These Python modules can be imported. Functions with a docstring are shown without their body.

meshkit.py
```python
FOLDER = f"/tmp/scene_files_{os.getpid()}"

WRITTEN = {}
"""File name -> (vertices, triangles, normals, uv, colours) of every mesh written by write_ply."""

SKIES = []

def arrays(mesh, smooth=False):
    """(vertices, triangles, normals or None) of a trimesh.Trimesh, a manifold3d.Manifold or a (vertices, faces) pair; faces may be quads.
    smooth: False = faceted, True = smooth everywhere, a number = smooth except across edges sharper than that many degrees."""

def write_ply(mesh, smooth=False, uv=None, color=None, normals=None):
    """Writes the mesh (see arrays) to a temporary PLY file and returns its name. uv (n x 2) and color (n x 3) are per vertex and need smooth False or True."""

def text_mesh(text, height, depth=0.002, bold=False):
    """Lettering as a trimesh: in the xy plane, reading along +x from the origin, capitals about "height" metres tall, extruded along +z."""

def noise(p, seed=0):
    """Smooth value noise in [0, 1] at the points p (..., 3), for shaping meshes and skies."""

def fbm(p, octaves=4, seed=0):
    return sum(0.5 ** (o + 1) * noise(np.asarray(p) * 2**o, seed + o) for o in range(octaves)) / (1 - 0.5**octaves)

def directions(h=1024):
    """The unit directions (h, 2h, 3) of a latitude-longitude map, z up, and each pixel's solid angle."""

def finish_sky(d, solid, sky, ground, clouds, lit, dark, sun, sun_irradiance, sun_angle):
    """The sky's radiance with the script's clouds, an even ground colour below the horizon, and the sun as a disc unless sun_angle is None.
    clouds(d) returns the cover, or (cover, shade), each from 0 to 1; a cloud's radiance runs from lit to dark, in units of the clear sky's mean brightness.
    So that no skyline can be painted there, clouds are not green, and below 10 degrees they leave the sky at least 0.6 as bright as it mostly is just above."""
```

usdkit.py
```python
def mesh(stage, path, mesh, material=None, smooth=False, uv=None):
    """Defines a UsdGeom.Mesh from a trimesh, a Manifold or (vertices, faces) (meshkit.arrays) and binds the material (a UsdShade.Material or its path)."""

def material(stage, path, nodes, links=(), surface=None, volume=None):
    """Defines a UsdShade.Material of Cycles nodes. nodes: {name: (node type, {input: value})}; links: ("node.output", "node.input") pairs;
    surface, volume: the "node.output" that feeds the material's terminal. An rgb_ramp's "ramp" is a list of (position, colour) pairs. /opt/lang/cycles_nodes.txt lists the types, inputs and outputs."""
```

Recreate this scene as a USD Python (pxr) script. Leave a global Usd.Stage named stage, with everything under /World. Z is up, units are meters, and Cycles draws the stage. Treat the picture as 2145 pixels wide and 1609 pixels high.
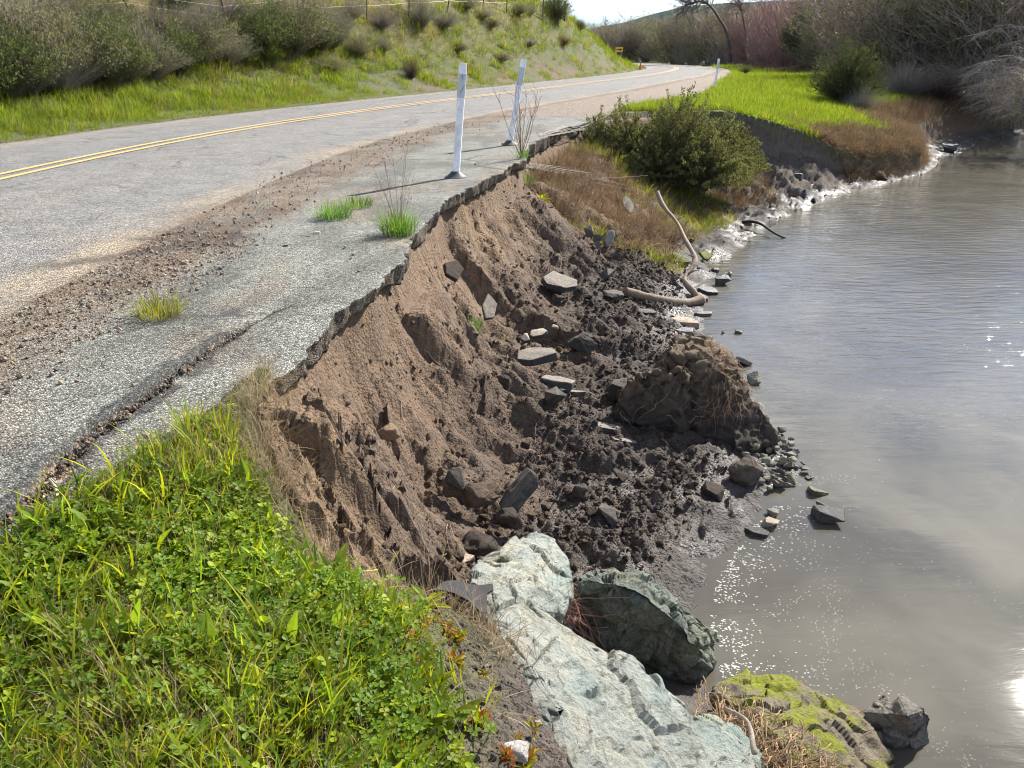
import math, random
import numpy as np, trimesh, usdkit, meshkit
from pxr import Usd, UsdGeom, UsdLux, UsdShade, Gf, Sdf, Vt
from scipy.spatial import cKDTree, ConvexHull
from scipy.interpolate import CubicSpline

rng = np.random.default_rng(7)
random.seed(7)
stage = Usd.Stage.CreateInMemory()
UsdGeom.SetStageUpAxis(stage, 'Z')
UsdGeom.SetStageMetersPerUnit(stage, 1.0)
UsdGeom.Xform.Define(stage, '/World')
UsdGeom.Scope.Define(stage, '/World/Looks')

# ------------------------------------------------------------------ camera
F, CX, CY, HC = 1590.0, 1072.5, 804.5, 1.55
PIT = math.radians(23.7)
cam = UsdGeom.Camera.Define(stage, '/World/camera')
cam.AddTranslateOp().Set(Gf.Vec3d(0, 0, HC))
cam.AddRotateXOp().Set(90 - 23.7)
cam.CreateHorizontalApertureAttr(36.0)
cam.CreateVerticalApertureAttr(27.0)
cam.CreateFocalLengthAttr(36.0 * F / 2145.0)
cam.CreateClippingRangeAttr(Gf.Vec2f(0.05, 20000))
cam.CreateExposureAttr(1.5)

# ------------------------------------------------------------------ sky and sun
SUN_AZ, SUN_EL = math.radians(42.5), math.radians(37.0)
SUN = np.array([math.sin(SUN_AZ) * math.cos(SUN_EL), math.cos(SUN_AZ) * math.cos(SUN_EL), math.sin(SUN_EL)])
skymat = usdkit.material(stage, '/World/Looks/sky_look', {
    'tc': ('texture_coordinate', {}),
    'sky': ('sky_texture', {'sky_type': 'single_scattering', 'sun_disc': False, 'sun_elevation': SUN_EL, 'sun_rotation': SUN_AZ, 'air_density': 1.0, 'aerosol_density': 0.35}),
    'map': ('mapping', {'scale': (1.6, 1.6, 4.2), 'location': (0.35, 0.2, 0.1)}),
    'n': ('noise_texture', {'scale': 2.3, 'detail': 7.0, 'roughness': 0.56, 'distortion': 0.25}),
    'ramp': ('rgb_ramp', {'ramp': [(0.0, (0, 0, 0)), (0.43, (0.0, 0.0, 0.0)), (0.57, (0.85, 0.85, 0.85)), (1.0, (1, 1, 1))]}),
    'glow': ('vector_math', {'math_type': 'dot_product', 'vector2': tuple(SUN)}), 'gr': ('map_range', {'from_min': 0.62, 'from_max': 1.0, 'to_min': 6.0, 'to_max': 20.0, 'clamp': True}),
    'white': ('mix', {'mix_type': 'multiply', 'fac': 1.0, 'color1': (0.93, 0.98, 1.05)}),
    'mix': ('mix', {'mix_type': 'mix'}), 'cool': ('mix', {'mix_type': 'multiply', 'fac': 1.0, 'color2': (0.66, 0.92, 1.36)}),
    'bg': ('background_shader', {'strength': 0.056}),
}, [('tc.generated', 'map.vector'), ('map.vector', 'n.vector'), ('n.fac', 'ramp.fac'), ('ramp.color', 'mix.fac'), ('sky.color', 'cool.color1'), ('cool.color', 'mix.color1'), ('tc.generated', 'glow.vector1'), ('glow.value', 'gr.value'), ('gr.result', 'white.color2'), ('white.color', 'mix.color2'), ('mix.color', 'bg.color')], surface='bg.background')
sky = UsdLux.DomeLight.Define(stage, '/World/sky')
UsdShade.MaterialBindingAPI.Apply(sky.GetPrim()).Bind(skymat)
sky.GetPrim().SetCustomDataByKey('kind', 'structure')
sun = UsdLux.DistantLight.Define(stage, '/World/sun')
sun.CreateNormalizeAttr(True)
sun.CreateIntensityAttr(1.25)
sun.CreateAngleAttr(0.5)
sun.CreateColorAttr(Gf.Vec3f(1.0, 0.95, 0.87))
_z = SUN; _x = np.cross([0, 0, 1.0], _z); _x /= np.linalg.norm(_x); _y = np.cross(_z, _x)
sun.AddTransformOp().Set(Gf.Matrix4d(*_x, 0, *_y, 0, *_z, 0, 0, 0, 0, 1))

# ------------------------------------------------------------------ helpers
T = Sdf.ValueTypeNames
_count = {}


def numbered(parent, name):
    k = _count.get((parent, name), 0)
    _count[(parent, name)] = k + 1
    return f'{parent}/{name}' if k == 0 else f'{parent}/{name}_{k:03d}'


def tag(prim, label=None, cat=None, group=None, kind=None):
    for k, v in (('label', label), ('category', cat), ('group', group), ('kind', kind)):
        if v:
            prim.SetCustomDataByKey(k, v)
    return prim


def obj(name, mesh, mat, parent=None, tint=None, wet=None, smooth=False):
    path = numbered(str(parent.GetPath()) if parent else '/World', name)
    m = usdkit.mesh(stage, path, mesh, mat, smooth=smooth)
    api = UsdGeom.PrimvarsAPI(m)
    if tint is not None:
        t = np.asarray(tint, np.float32)
        if t.ndim == 1:
            api.CreatePrimvar('tint', T.Color3fArray, 'constant').Set(Vt.Vec3fArray([Gf.Vec3f(*map(float, t))]))
        else:
            api.CreatePrimvar('tint', T.Color3fArray, 'vertex').Set(Vt.Vec3fArray.FromNumpy(t))
    if wet is not None:
        api.CreatePrimvar('wet', T.Color3fArray, 'vertex').Set(Vt.Vec3fArray.FromNumpy(np.asarray(wet, np.float32)))
    return m.GetPrim()


def thing(name, label, cat, loc=(0, 0, 0), rz=0.0, scale=1.0, group=None, ref=None, tilt=(0, 0)):
    x = UsdGeom.Xform.Define(stage, numbered('/World', name))
    p = x.GetPrim()
    if ref is not None:
        p.GetReferences().AddInternalReference(ref.GetPath())
        p.SetInstanceable(True)
    x.ClearXformOpOrder()
    x.AddTranslateOp().Set(Gf.Vec3d(*map(float, loc)))
    x.AddRotateXYZOp().Set(Gf.Vec3f(float(tilt[0]), float(tilt[1]), float(math.degrees(rz))))
    s = (scale,) * 3 if np.ndim(scale) == 0 else scale
    x.AddScaleOp().Set(Gf.Vec3f(*map(float, s)))
    return tag(p, label, cat, group)


def scatter(name, protos, pos, quat, scl, idx, parent=None, kind='stuff', label=None, cat=None):
    """protos: list of ((v, f), material, tint)"""
    path = numbered(str(parent.GetPath()) if parent else '/World', name)
    pi = UsdGeom.PointInstancer.Define(stage, path)
    UsdGeom.Scope.Define(stage, path + '/prototypes')
    rel = pi.CreatePrototypesRel()
    for k, (mesh, mat, tint) in enumerate(protos):
        pr = obj('piece', mesh, mat, stage.GetPrimAtPath(path + '/prototypes'), tint)
        rel.AddTarget(pr.GetPath())
    pi.CreatePositionsAttr(Vt.Vec3fArray.FromNumpy(np.asarray(pos, np.float32)))
    q = np.asarray(quat, np.float16)  # x, y, z, w
    pi.CreateOrientationsAttr(Vt.QuathArray.FromNumpy(np.ascontiguousarray(q)))
    s = np.asarray(scl, np.float32)
    if s.ndim == 1:
        s = np.repeat(s[:, None], 3, 1)
    pi.CreateScalesAttr(Vt.Vec3fArray.FromNumpy(s))
    pi.CreateProtoIndicesAttr(Vt.IntArray.FromNumpy(np.asarray(idx, np.int32)))
    return tag(pi.GetPrim(), label, cat, None, kind)


def quat_z(a):
    a = np.asarray(a)
    return np.stack([0 * a, 0 * a, np.sin(a / 2), np.cos(a / 2)], -1)


def qmul(a, b):
    ax, ay, az, aw = a.T; bx, by, bz, bw = b.T
    return np.stack([aw * bx + ax * bw + ay * bz - az * by, aw * by - ax * bz + ay * bw + az * bx, aw * bz + ax * by - ay * bx + az * bw, aw * bw - ax * bx - ay * by - az * bz], -1)


def quat_to(n):
    """the rotation that takes +z to n"""
    n = np.asarray(n, float)
    q = np.stack([-n[:, 1], n[:, 0], 0 * n[:, 0], 1 + n[:, 2]], -1)
    return q / np.linalg.norm(q, axis=1, keepdims=True)


def rand_quat(n, r=rng):
    q = r.normal(size=(n, 4))
    return q / np.linalg.norm(q, axis=1, keepdims=True)


_tab = np.random.default_rng(99).random((512, 512))


def n2(x, y, seed=0):
    x = np.asarray(x) + seed * 37.31; y = np.asarray(y) + seed * 71.77
    ix = np.floor(x).astype(int); iy = np.floor(y).astype(int)
    fx = x - ix; fy = y - iy
    fx = fx * fx * fx * (fx * (fx * 6 - 15) + 10); fy = fy * fy * fy * (fy * (fy * 6 - 15) + 10)
    a = _tab[ix & 511, iy & 511]; b = _tab[(ix + 1) & 511, iy & 511]; c = _tab[ix & 511, (iy + 1) & 511]; d = _tab[(ix + 1) & 511, (iy + 1) & 511]
    return (a * (1 - fx) + b * fx) * (1 - fy) + (c * (1 - fx) + d * fx) * fy


def fbm2(x, y, octaves=4, seed=0, rough=0.5):
    s, w, t = 0, 1.0, 0
    for o in range(octaves):
        c, d = math.cos(o * 0.7), math.sin(o * 0.7)
        s = s + w * n2((x * c - y * d) * 2 ** o, (x * d + y * c) * 2 ** o, seed + 11 * o); t += w; w *= rough
    return s / t


def sstep(a, b, x):
    t = np.clip((np.asarray(x, float) - a) / (b - a), 0, 1)
    return t * t * (3 - 2 * t)


def ray(px, py):
    px = np.asarray(px, float); py = np.asarray(py, float)
    x = (px - CX) / F; v = -(py - CY) / F
    return np.stack([x, math.cos(PIT) + v * math.sin(PIT), -math.sin(PIT) + v * math.cos(PIT)], -1)


def at(px, py, z):
    """the world point on the level z seen at that place of the photograph"""
    d = ray(px, py)
    t = (z - HC) / d[..., 2]
    return np.stack([d[..., 0] * t, d[..., 1] * t, np.zeros_like(t) + z], -1)


def at_y(px, py, y):
    d = ray(px, py)
    t = y / d[..., 1]
    return d * np.asarray(t)[..., None] + np.array([0, 0, HC])


def dense(poly, step):
    poly = np.asarray(poly, float)
    L = np.r_[0, np.cumsum(np.linalg.norm(np.diff(poly[:, :2], axis=0), axis=1))]
    s = np.linspace(0, L[-1], max(2, int(L[-1] / step) + 1))
    return np.stack([np.interp(s, L, poly[:, k]) for k in range(poly.shape[1])], 1), s, L


def smooth_curve(poly, step):
    poly = np.asarray(poly, float)
    L = np.r_[0, np.cumsum(np.linalg.norm(np.diff(poly[:, :2], axis=0), axis=1))]
    s = np.arange(0, L[-1], step)
    return CubicSpline(L, poly)(s), s, L


# ------------------------------------------------------------------ the lie of the land
ROADC = [(-6.9, -60), (-6.85, -20), (-6.78, 0), (-6.70, 10.1), (-6.42, 13), (-5.72, 16.8), (-4.25, 21.7), (-1.95, 27.8), (0.2, 33), (4.4, 43.5), (8.6, 54), (12.6, 66), (16.0, 80), (17.0, 92), (15.0, 104), (9.0, 114), (-2, 121), (-25, 127), (-80, 135)]
RC, RCs, _ = smooth_curve(ROADC, 0.25)
RT = np.gradient(RC, axis=0); RT /= np.linalg.norm(RT, axis=1, keepdims=True)
RN = np.stack([RT[:, 1], -RT[:, 0]], 1)          # to the right of travel
RTree = cKDTree(RC)
LEFT_W, RIGHT_W = 2.95, 3.75


def road_coords(x, y):
    p = np.stack([np.ravel(x), np.ravel(y)], 1)
    _, i = RTree.query(p)
    d = p - RC[i]
    a = RCs[i] + (d * RT[i]).sum(1)
    return (d * RN[i]).sum(1).reshape(np.shape(x)), a.reshape(np.shape(x))


def w3(l):
    l = np.array(l, float)
    return at(l[:, 0], l[:, 1], l[:, 2])


# bank edge, near to far, with its level
E_near = np.array([(3.0, -60, -0.8), (1.6, -6, -0.7), (0.95, 0.0, -0.65), (0.62, 1.0, -0.6)])
E_fg = w3([(1250, 1780, -0.6), (1180, 1560, -0.56), (1085, 1400, -0.52), (985, 1295, -0.47), (800, 1225, -0.33), (660, 1150, -0.2), (580, 1010, -0.1), (520, 860, -0.05)])
E_slab = w3([(580, 742, 0), (640, 692, 0), (700, 632, 0), (770, 592, 0), (820, 522, 0), (870, 472, 0), (920, 412, 0), (1000, 377, 0), (1078, 337, 0), (1092, 302, 0), (1160, 272, 0), (1255, 247, 0)])
E_far = np.array([(4.0, 21.6, 0.05), (5.9, 21.3, 0.08), (7.2, 21.6, -0.25), (8.4, 22.1, -0.6), (9.6, 22.6, -1.15), (11.2, 23.5, -1.3), (13.0, 25.0, -1.35), (13.9, 27.0, -1.25), (14.6, 29.5, -1.2), (17.4, 33.2, -1.0), (20.2, 36.4, -1.0), (24, 38.4, -0.9), (42, 43, -0.6), (120, 52, -0.6)])
E_all = np.vstack([E_near, E_fg, E_slab, E_far])
W_all = np.vstack([[(6.5, -60, -2), (3.6, -6, -2), (2.6, 0.5, -2)], w3([(1850, 1650, -2), (1520, 1440, -2), (1485, 1330, -2), (1500, 1215, -2), (1570, 1110, -2), (1640, 1040, -2), (1690, 985, -2), (1640, 900, -2), (1580, 800, -2), (1480, 695, -2), (1475, 650, -2), (1505, 560, -2), (1580, 500, -2), (1650, 455, -2), (1740, 415, -2), (1830, 392, -2), (1935, 365, -2)]), [(14.3, 26.2, -2), (15.7, 28.6, -2), (16.9, 29.7, -2), (20.2, 33.9, -2), (23.6, 36.4, -2), (42, 40.5, -2), (120, 49, -2)]])
W2_all = np.array([(30, -60), (22, -6), (19, 5), (24, 20), (33, 31), (45, 35.5), (120, 44)], float)
ED, Es, EL = dense(E_all, 0.01)
WD, Ws, _ = dense(W_all, 0.05)
EC = dense(E_all, 0.15)[0]
ETree, WTree = cKDTree(ED[:, :2]), cKDTree(WD[:, :2])
from shapely import Polygon, contains_xy, LineString
LAND = Polygon(list(map(tuple, E_all[:, :2])) + [(120, 4000), (-4000, 4000), (-4000, -60)])
SHOREP = Polygon(list(map(tuple, W_all[:, :2])) + [(120, 4000), (-4000, 4000), (-4000, -60)])
OTHER = Polygon(list(map(tuple, W2_all)) + [(4000, 44), (4000, -60)])
W2Tree = cKDTree(dense(W2_all, 0.2)[0])
_eL = np.r_[0, np.cumsum(np.linalg.norm(np.diff(E_all[:, :2], axis=0), axis=1))]
i0 = len(E_near); i1 = i0 + len(E_fg); i2 = i1 + len(E_slab)
# cross profiles of the bank between edge (t = 0) and shore (t = 1), keyed by the place along the edge
TT = np.array([0, 0.02, 0.06, 0.14, 0.28, 0.45, 0.62, 0.8, 0.92, 1.0])
PROF = [
    (0.0, [0, .03, .08, .18, .36, .56, .74, .9, .97, 1]),
    (_eL[i0 + 3], [0, .03, .08, .18, .38, .6, .77, .9, .97, 1]),
    (_eL[i0 + 4], [0, .05, .12, .26, .5, .7, .82, .92, .97, 1]),
    (_eL[i0 + 6], [0, .10, .24, .40, .64, .80, .88, .95, .98, 1]),
    (_eL[i1], [0, .14, .28, .45, .67, .81, .88, .945, .98, 1]),
    (_eL[i1 + 4], [0, .15, .28, .44, .66, .80, .88, .945, .98, 1]),
    (_eL[i1 + 7], [0, .14, .27, .42, .62, .78, .87, .94, .98, 1]),
    (_eL[i1 + 8], [0, .14, .24, .34, .5, .68, .82, .93, .98, 1]),
    (_eL[i1 + 9], [0, .16, .20, .26, .40, .58, .75, .90, .97, 1]),
    (_eL[i1 + 11], [0, .14, .19, .26, .42, .60, .78, .92, .97, 1]),
    (_eL[i2 + 1], [0, .22, .36, .48, .62, .76, .87, .95, .98, 1]),
    (_eL[i2 + 3], [0, .22, .40, .55, .68, .8, .9, .96, .985, 1]),
    (_eL[i2 + 4], [0, .3, .6, .75, .85, .9, .94, .97, .99, 1]),
    (_eL[i2 + 7], [0, .1, .3, .5, .7, .82, .9, .96, .99, 1]),
    (_eL[-1], [0, .05, .15, .3, .5, .7, .85, .95, .99, 1]),
]
PK = np.array([p[0] for p in PROF]); PV = np.array([p[1] for p in PROF])


def hill(x, y, s):
    q = -s - LEFT_W
    crest = np.interp(y, [-20, 12, 22, 30, 38, 45, 60, 66, 72, 80, 90], [3.4, 3.3, 3.2, 3.4, 4.0, 4.3, 4.3, 3.6, 2.6, 1.0, 0.0])
    back = np.interp(y, [-20, 12, 22, 30, 38, 46, 70], [.30, .30, .24, .17, .06, 0.0, 0.0])
    wide = np.interp(y, [15, 40, 60], [10.5, 7.0, 5.0])
    h = 0.22 * sstep(0.1, 2.2, q) + crest * sstep(0.12, 1.0, q / wide) * (0.8 + 0.2 * sstep(0, 0.8, q / wide)) + back * 14 * (1 - np.exp(-np.maximum(q - 8, 0) / 14))
    h = h * (1 - sstep(50, 160, q))
    h = h + sstep(1, 5, q) * (0.35 * (n2(x * 0.35, y * 0.35, 5) - 0.5) + 0.12 * (n2(x * 1.3, y * 1.3, 6) - 0.5)) * (1 - sstep(65, 90, y))
    return np.where(q > 0, h, 0.0)


def profile(e, t):
    k = np.clip(np.searchsorted(PK, e) - 1, 0, len(PK) - 2)
    u = ((e - PK[k]) / (PK[k + 1] - PK[k]))[:, None]
    rows = PV[k] * (1 - u) + PV[k + 1] * u
    j = np.clip(np.searchsorted(TT, t) - 1, 0, len(TT) - 2)
    v = (t - TT[j]) / (TT[j + 1] - TT[j])
    ar = np.arange(len(e))
    return rows[ar, j] * (1 - v) + rows[ar, j + 1] * v


def fields(x, y):
    """level of the land and what it is made of"""
    x = np.asarray(x, float); y = np.asarray(y, float)
    sh = x.shape
    x, y = x.ravel(), y.ravel()
    p = np.stack([x, y], 1)
    s, a = road_coords(x, y)
    dE, iE = ETree.query(p); dW, iW = WTree.query(p)
    e = Es[iE]; zE = ED[iE, 2].copy()
    land = contains_xy(LAND, x, y); dry = contains_xy(SHOREP, x, y)
    slope = dry & ~land
    t = np.clip(dE / np.maximum(dE + dW, 1e-6), 0, 1)
    fr = profile(e, t)
    z = np.zeros_like(x)
    nr_ = land & (np.hypot(x, y - 2) < 7)                # IDW: an even lie of the near bank
    if nr_.any():
        c_ = EC[(EC[:, 1] > -3) & (EC[:, 1] < 9)]
        pp = np.stack([x[nr_], y[nr_]], 1)
        num = np.zeros(len(pp)); den = np.zeros(len(pp))
        for cx_, cy_, cz_ in c_:
            w_ = 1.0 / ((pp[:, 0] - cx_) ** 2 + (pp[:, 1] - cy_) ** 2 + 0.015) ** 1.6
            num += w_ * cz_; den += w_
        fade = sstep(7, 5, np.hypot(x[nr_], y[nr_] - 2))
        zE[nr_] = zE[nr_] * (1 - fade) + num / den * fade
    L = np.where(y > 20.9, 2.6, 0.75)
    zin = zE * np.exp(-dE / L) + hill(x, y, s)
    zin = zin - 0.25 * sstep(40, 70, y) * (s > RIGHT_W + 1)
    zsl = zE + (-2.02 - zE) * fr
    zwa = -2.02 - 0.9 * (1 - np.exp(-dW / 1.6))
    z = np.where(land, zin, np.where(dry, zsl, zwa))
    oth = contains_xy(OTHER, x, y)
    if oth.any():
        d2, _ = W2Tree.query(p[oth])
        z[oth] = -2.9 + 2.9 * sstep(-0.5, 6, d2)
    out = dict(z=z, s=s, a=a, dE=dE, dW=dW, e=e, land=land, dry=dry, slope=slope, t=t, oth=oth, zE=zE)
    return {k: v.reshape(sh) for k, v in out.items()}


def ground(x, y):
    return fields(x, y)['z']


def hit(px, py, tmax=160):
    """where the sight line through that place of the photograph meets the land"""
    px = np.atleast_1d(np.asarray(px, float)); py = np.atleast_1d(np.asarray(py, float))
    d = ray(px, py)
    tt = np.geomspace(1.0, tmax, 500)
    pts = d[:, None, :] * tt[None, :, None] + np.array([0, 0, HC])
    zg = ground(pts[..., 0], pts[..., 1])
    below = pts[..., 2] < zg
    i = np.argmax(below, 1)
    out = []
    for k in range(len(px)):
        if not below[k, i[k]]:
            out.append(pts[k, -1] * [1, 1, 0]); continue
        a, b = tt[i[k] - 1], tt[i[k]]
        ga = pts[k, i[k] - 1, 2] - zg[k, i[k] - 1]; gb = pts[k, i[k], 2] - zg[k, i[k]]
        tm = a + (b - a) * ga / (ga - gb)
        q = d[k] * tm + [0, 0, HC]
        out.append(q)
    return np.array(out)
# ------------------------------------------------------------------ materials of the setting
def L(name):
    return '/World/Looks/' + name


ground_look = usdkit.material(stage, L('ground_look'), {
    'tint': ('attribute', {'attribute': 'tint'}),
    'wet': ('attribute', {'attribute': 'wet'}),
    'sep': ('separate_color', {}),
    'geo': ('geometry', {}),
    'n1': ('noise_texture', {'scale': 9.0, 'detail': 6.0, 'roughness': 0.62}),
    'n2': ('noise_texture', {'scale': 70.0, 'detail': 6.0, 'roughness': 0.7}),
    'r1': ('rgb_ramp', {'ramp': [(0.3, (0.62, 0.60, 0.58)), (0.5, (1.0, 1.0, 1.0)), (0.72, (1.32, 1.28, 1.2))]}),
    'r2': ('rgb_ramp', {'ramp': [(0.28, (0.5, 0.49, 0.48)), (0.5, (1.0, 1.0, 1.0)), (0.75, (1.45, 1.42, 1.38))]}),
    'm1': ('mix', {'mix_type': 'multiply', 'fac': 1.0}), 'm2': ('mix', {'mix_type': 'multiply', 'fac': 0.8}),
    'rough': ('map_range', {'from_min': 0.0, 'from_max': 1.0, 'to_min': 0.95, 'to_max': 0.35}),
    'rn': ('math', {'math_type': 'multiply_add', 'value2': 0.25, 'value3': -0.12}),
    'radd': ('math', {'math_type': 'add', 'use_clamp': True}),
    'vor': ('voronoi_texture', {'scale': 30.0, 'feature': 'f1', 'detail': 2.0, 'roughness': 0.6}),
    'hadd': ('math', {'math_type': 'multiply_add', 'value2': -0.5}),
    'b': ('bump', {'distance': 0.04, 'strength': 0.85}),
    'b2': ('bump', {'distance': 0.012, 'strength': 0.9}),
    'p': ('principled_bsdf', {'specular_ior_level': 0.4}),
}, [('geo.position', 'n1.vector'), ('geo.position', 'n2.vector'), ('geo.position', 'vor.vector'), ('n1.fac', 'r1.fac'), ('n2.fac', 'r2.fac'), ('tint.color', 'm1.color1'), ('r1.color', 'm1.color2'), ('m1.color', 'm2.color1'), ('r2.color', 'm2.color2'), ('m2.color', 'p.base_color'),
    ('wet.color', 'sep.color'), ('sep.r', 'rough.value'), ('n2.fac', 'rn.value1'), ('rough.result', 'radd.value1'), ('rn.value', 'radd.value2'), ('radd.value', 'p.roughness'),
    ('vor.distance', 'hadd.value1'), ('n1.fac', 'hadd.value3'), ('hadd.value', 'b.height'), ('n2.fac', 'b2.height'), ('b.normal', 'b2.normal'), ('b2.normal', 'p.normal')], surface='p.BSDF')

asphalt_look = usdkit.material(stage, L('asphalt_look'), {
    'tint': ('attribute', {'attribute': 'tint'}),
    'geo': ('geometry', {}),
    'vor': ('voronoi_texture', {'scale': 105.0}),
    'bw': ('separate_color', {}),
    'chip': ('rgb_ramp', {'ramp': [(0.0, (0.30, 0.30, 0.29)), (0.35, (0.72, 0.73, 0.72)), (0.6, (1.0, 1.02, 1.0)), (0.85, (1.35, 1.36, 1.30)), (1.0, (2.1, 2.1, 2.0))]}),
    'gap': ('rgb_ramp', {'ramp': [(0.25, (1.0, 1.0, 1.0)), (0.62, (0.42, 0.42, 0.42))]}),
    'n1': ('noise_texture', {'scale': 2.2, 'detail': 6.0, 'roughness': 0.65}),
    'r1': ('rgb_ramp', {'ramp': [(0.3, (0.80, 0.79, 0.78)), (0.5, (1.0, 1.0, 1.0)), (0.7, (1.16, 1.15, 1.13))]}),
    'n3': ('noise_texture', {'scale': 22.0, 'detail': 5.0, 'roughness': 0.65}),
    'r3': ('rgb_ramp', {'ramp': [(0.3, (0.78, 0.78, 0.78)), (0.5, (1.0, 1.0, 1.0)), (0.7, (1.18, 1.18, 1.18))]}),
    'm1': ('mix', {'mix_type': 'multiply', 'fac': 1.0}), 'm2': ('mix', {'mix_type': 'multiply', 'fac': 1.0}), 'm3': ('mix', {'mix_type': 'multiply', 'fac': 1.0}), 'm4': ('mix', {'mix_type': 'multiply', 'fac': 1.0}),
    'inv': ('math', {'math_type': 'multiply', 'value2': -1.0}),
    'nd': ('noise_texture', {'scale': 3.0, 'detail': 4.0, 'roughness': 0.6}), 'vd': ('vector_math', {'math_type': 'multiply_add', 'vector2': (0.45, 0.45, 0.0)}),
    'vc': ('voronoi_texture', {'scale': 0.75, 'feature': 'distance_to_edge'}), 'cl': ('rgb_ramp', {'ramp': [(0.0, (1, 1, 1)), (0.010, (1, 1, 1)), (0.022, (0, 0, 0))]}),
    'nm': ('noise_texture', {'scale': 0.55, 'detail': 3.0}), 'cm': ('rgb_ramp', {'ramp': [(0.50, (0, 0, 0)), (0.60, (0.75, 0.75, 0.75))]}), 'cf': ('math', {'math_type': 'multiply'}),
    'm5': ('mix', {'mix_type': 'mix', 'color2': (0.05, 0.045, 0.04)}),
    'b': ('bump', {'distance': 0.006, 'strength': 0.9}),
    'p': ('principled_bsdf', {'roughness': 0.85, 'specular_ior_level': 0.15}),
}, [('geo.position', 'vor.vector'), ('vor.color', 'bw.color'), ('bw.r', 'chip.fac'), ('vor.distance', 'gap.fac'), ('geo.position', 'n1.vector'), ('n1.fac', 'r1.fac'), ('geo.position', 'n3.vector'), ('n3.fac', 'r3.fac'),
    ('tint.color', 'm1.color1'), ('chip.color', 'm1.color2'), ('m1.color', 'm2.color1'), ('gap.color', 'm2.color2'), ('m2.color', 'm3.color1'), ('r1.color', 'm3.color2'), ('m3.color', 'm4.color1'), ('r3.color', 'm4.color2'), ('m4.color', 'm5.color1'), ('m5.color', 'p.base_color'), ('geo.position', 'nd.vector'), ('nd.color', 'vd.vector1'), ('geo.position', 'vd.vector3'), ('vd.vector', 'vc.vector'), ('vc.distance', 'cl.fac'), ('geo.position', 'nm.vector'), ('nm.fac', 'cm.fac'), ('cl.color', 'cf.value1'), ('cm.color', 'cf.value2'), ('cf.value', 'm5.fac'),
    ('vor.distance', 'inv.value1'), ('inv.value', 'b.height'), ('b.normal', 'p.normal')], surface='p.BSDF')

paint_look = usdkit.material(stage, L('yellow_paint_look'), {
    'geo': ('geometry', {}),
    'n': ('noise_texture', {'scale': 30.0, 'detail': 6.0, 'roughness': 0.75}),
    'r': ('rgb_ramp', {'ramp': [(0.40, (0.27, 0.235, 0.19)), (0.50, (0.54, 0.32, 0.075)), (0.72, (0.66, 0.39, 0.09))]}),
    'p': ('principled_bsdf', {'roughness': 0.6}),
}, [('geo.position', 'n.vector'), ('n.fac', 'r.fac'), ('r.color', 'p.base_color')], surface='p.BSDF')

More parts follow.
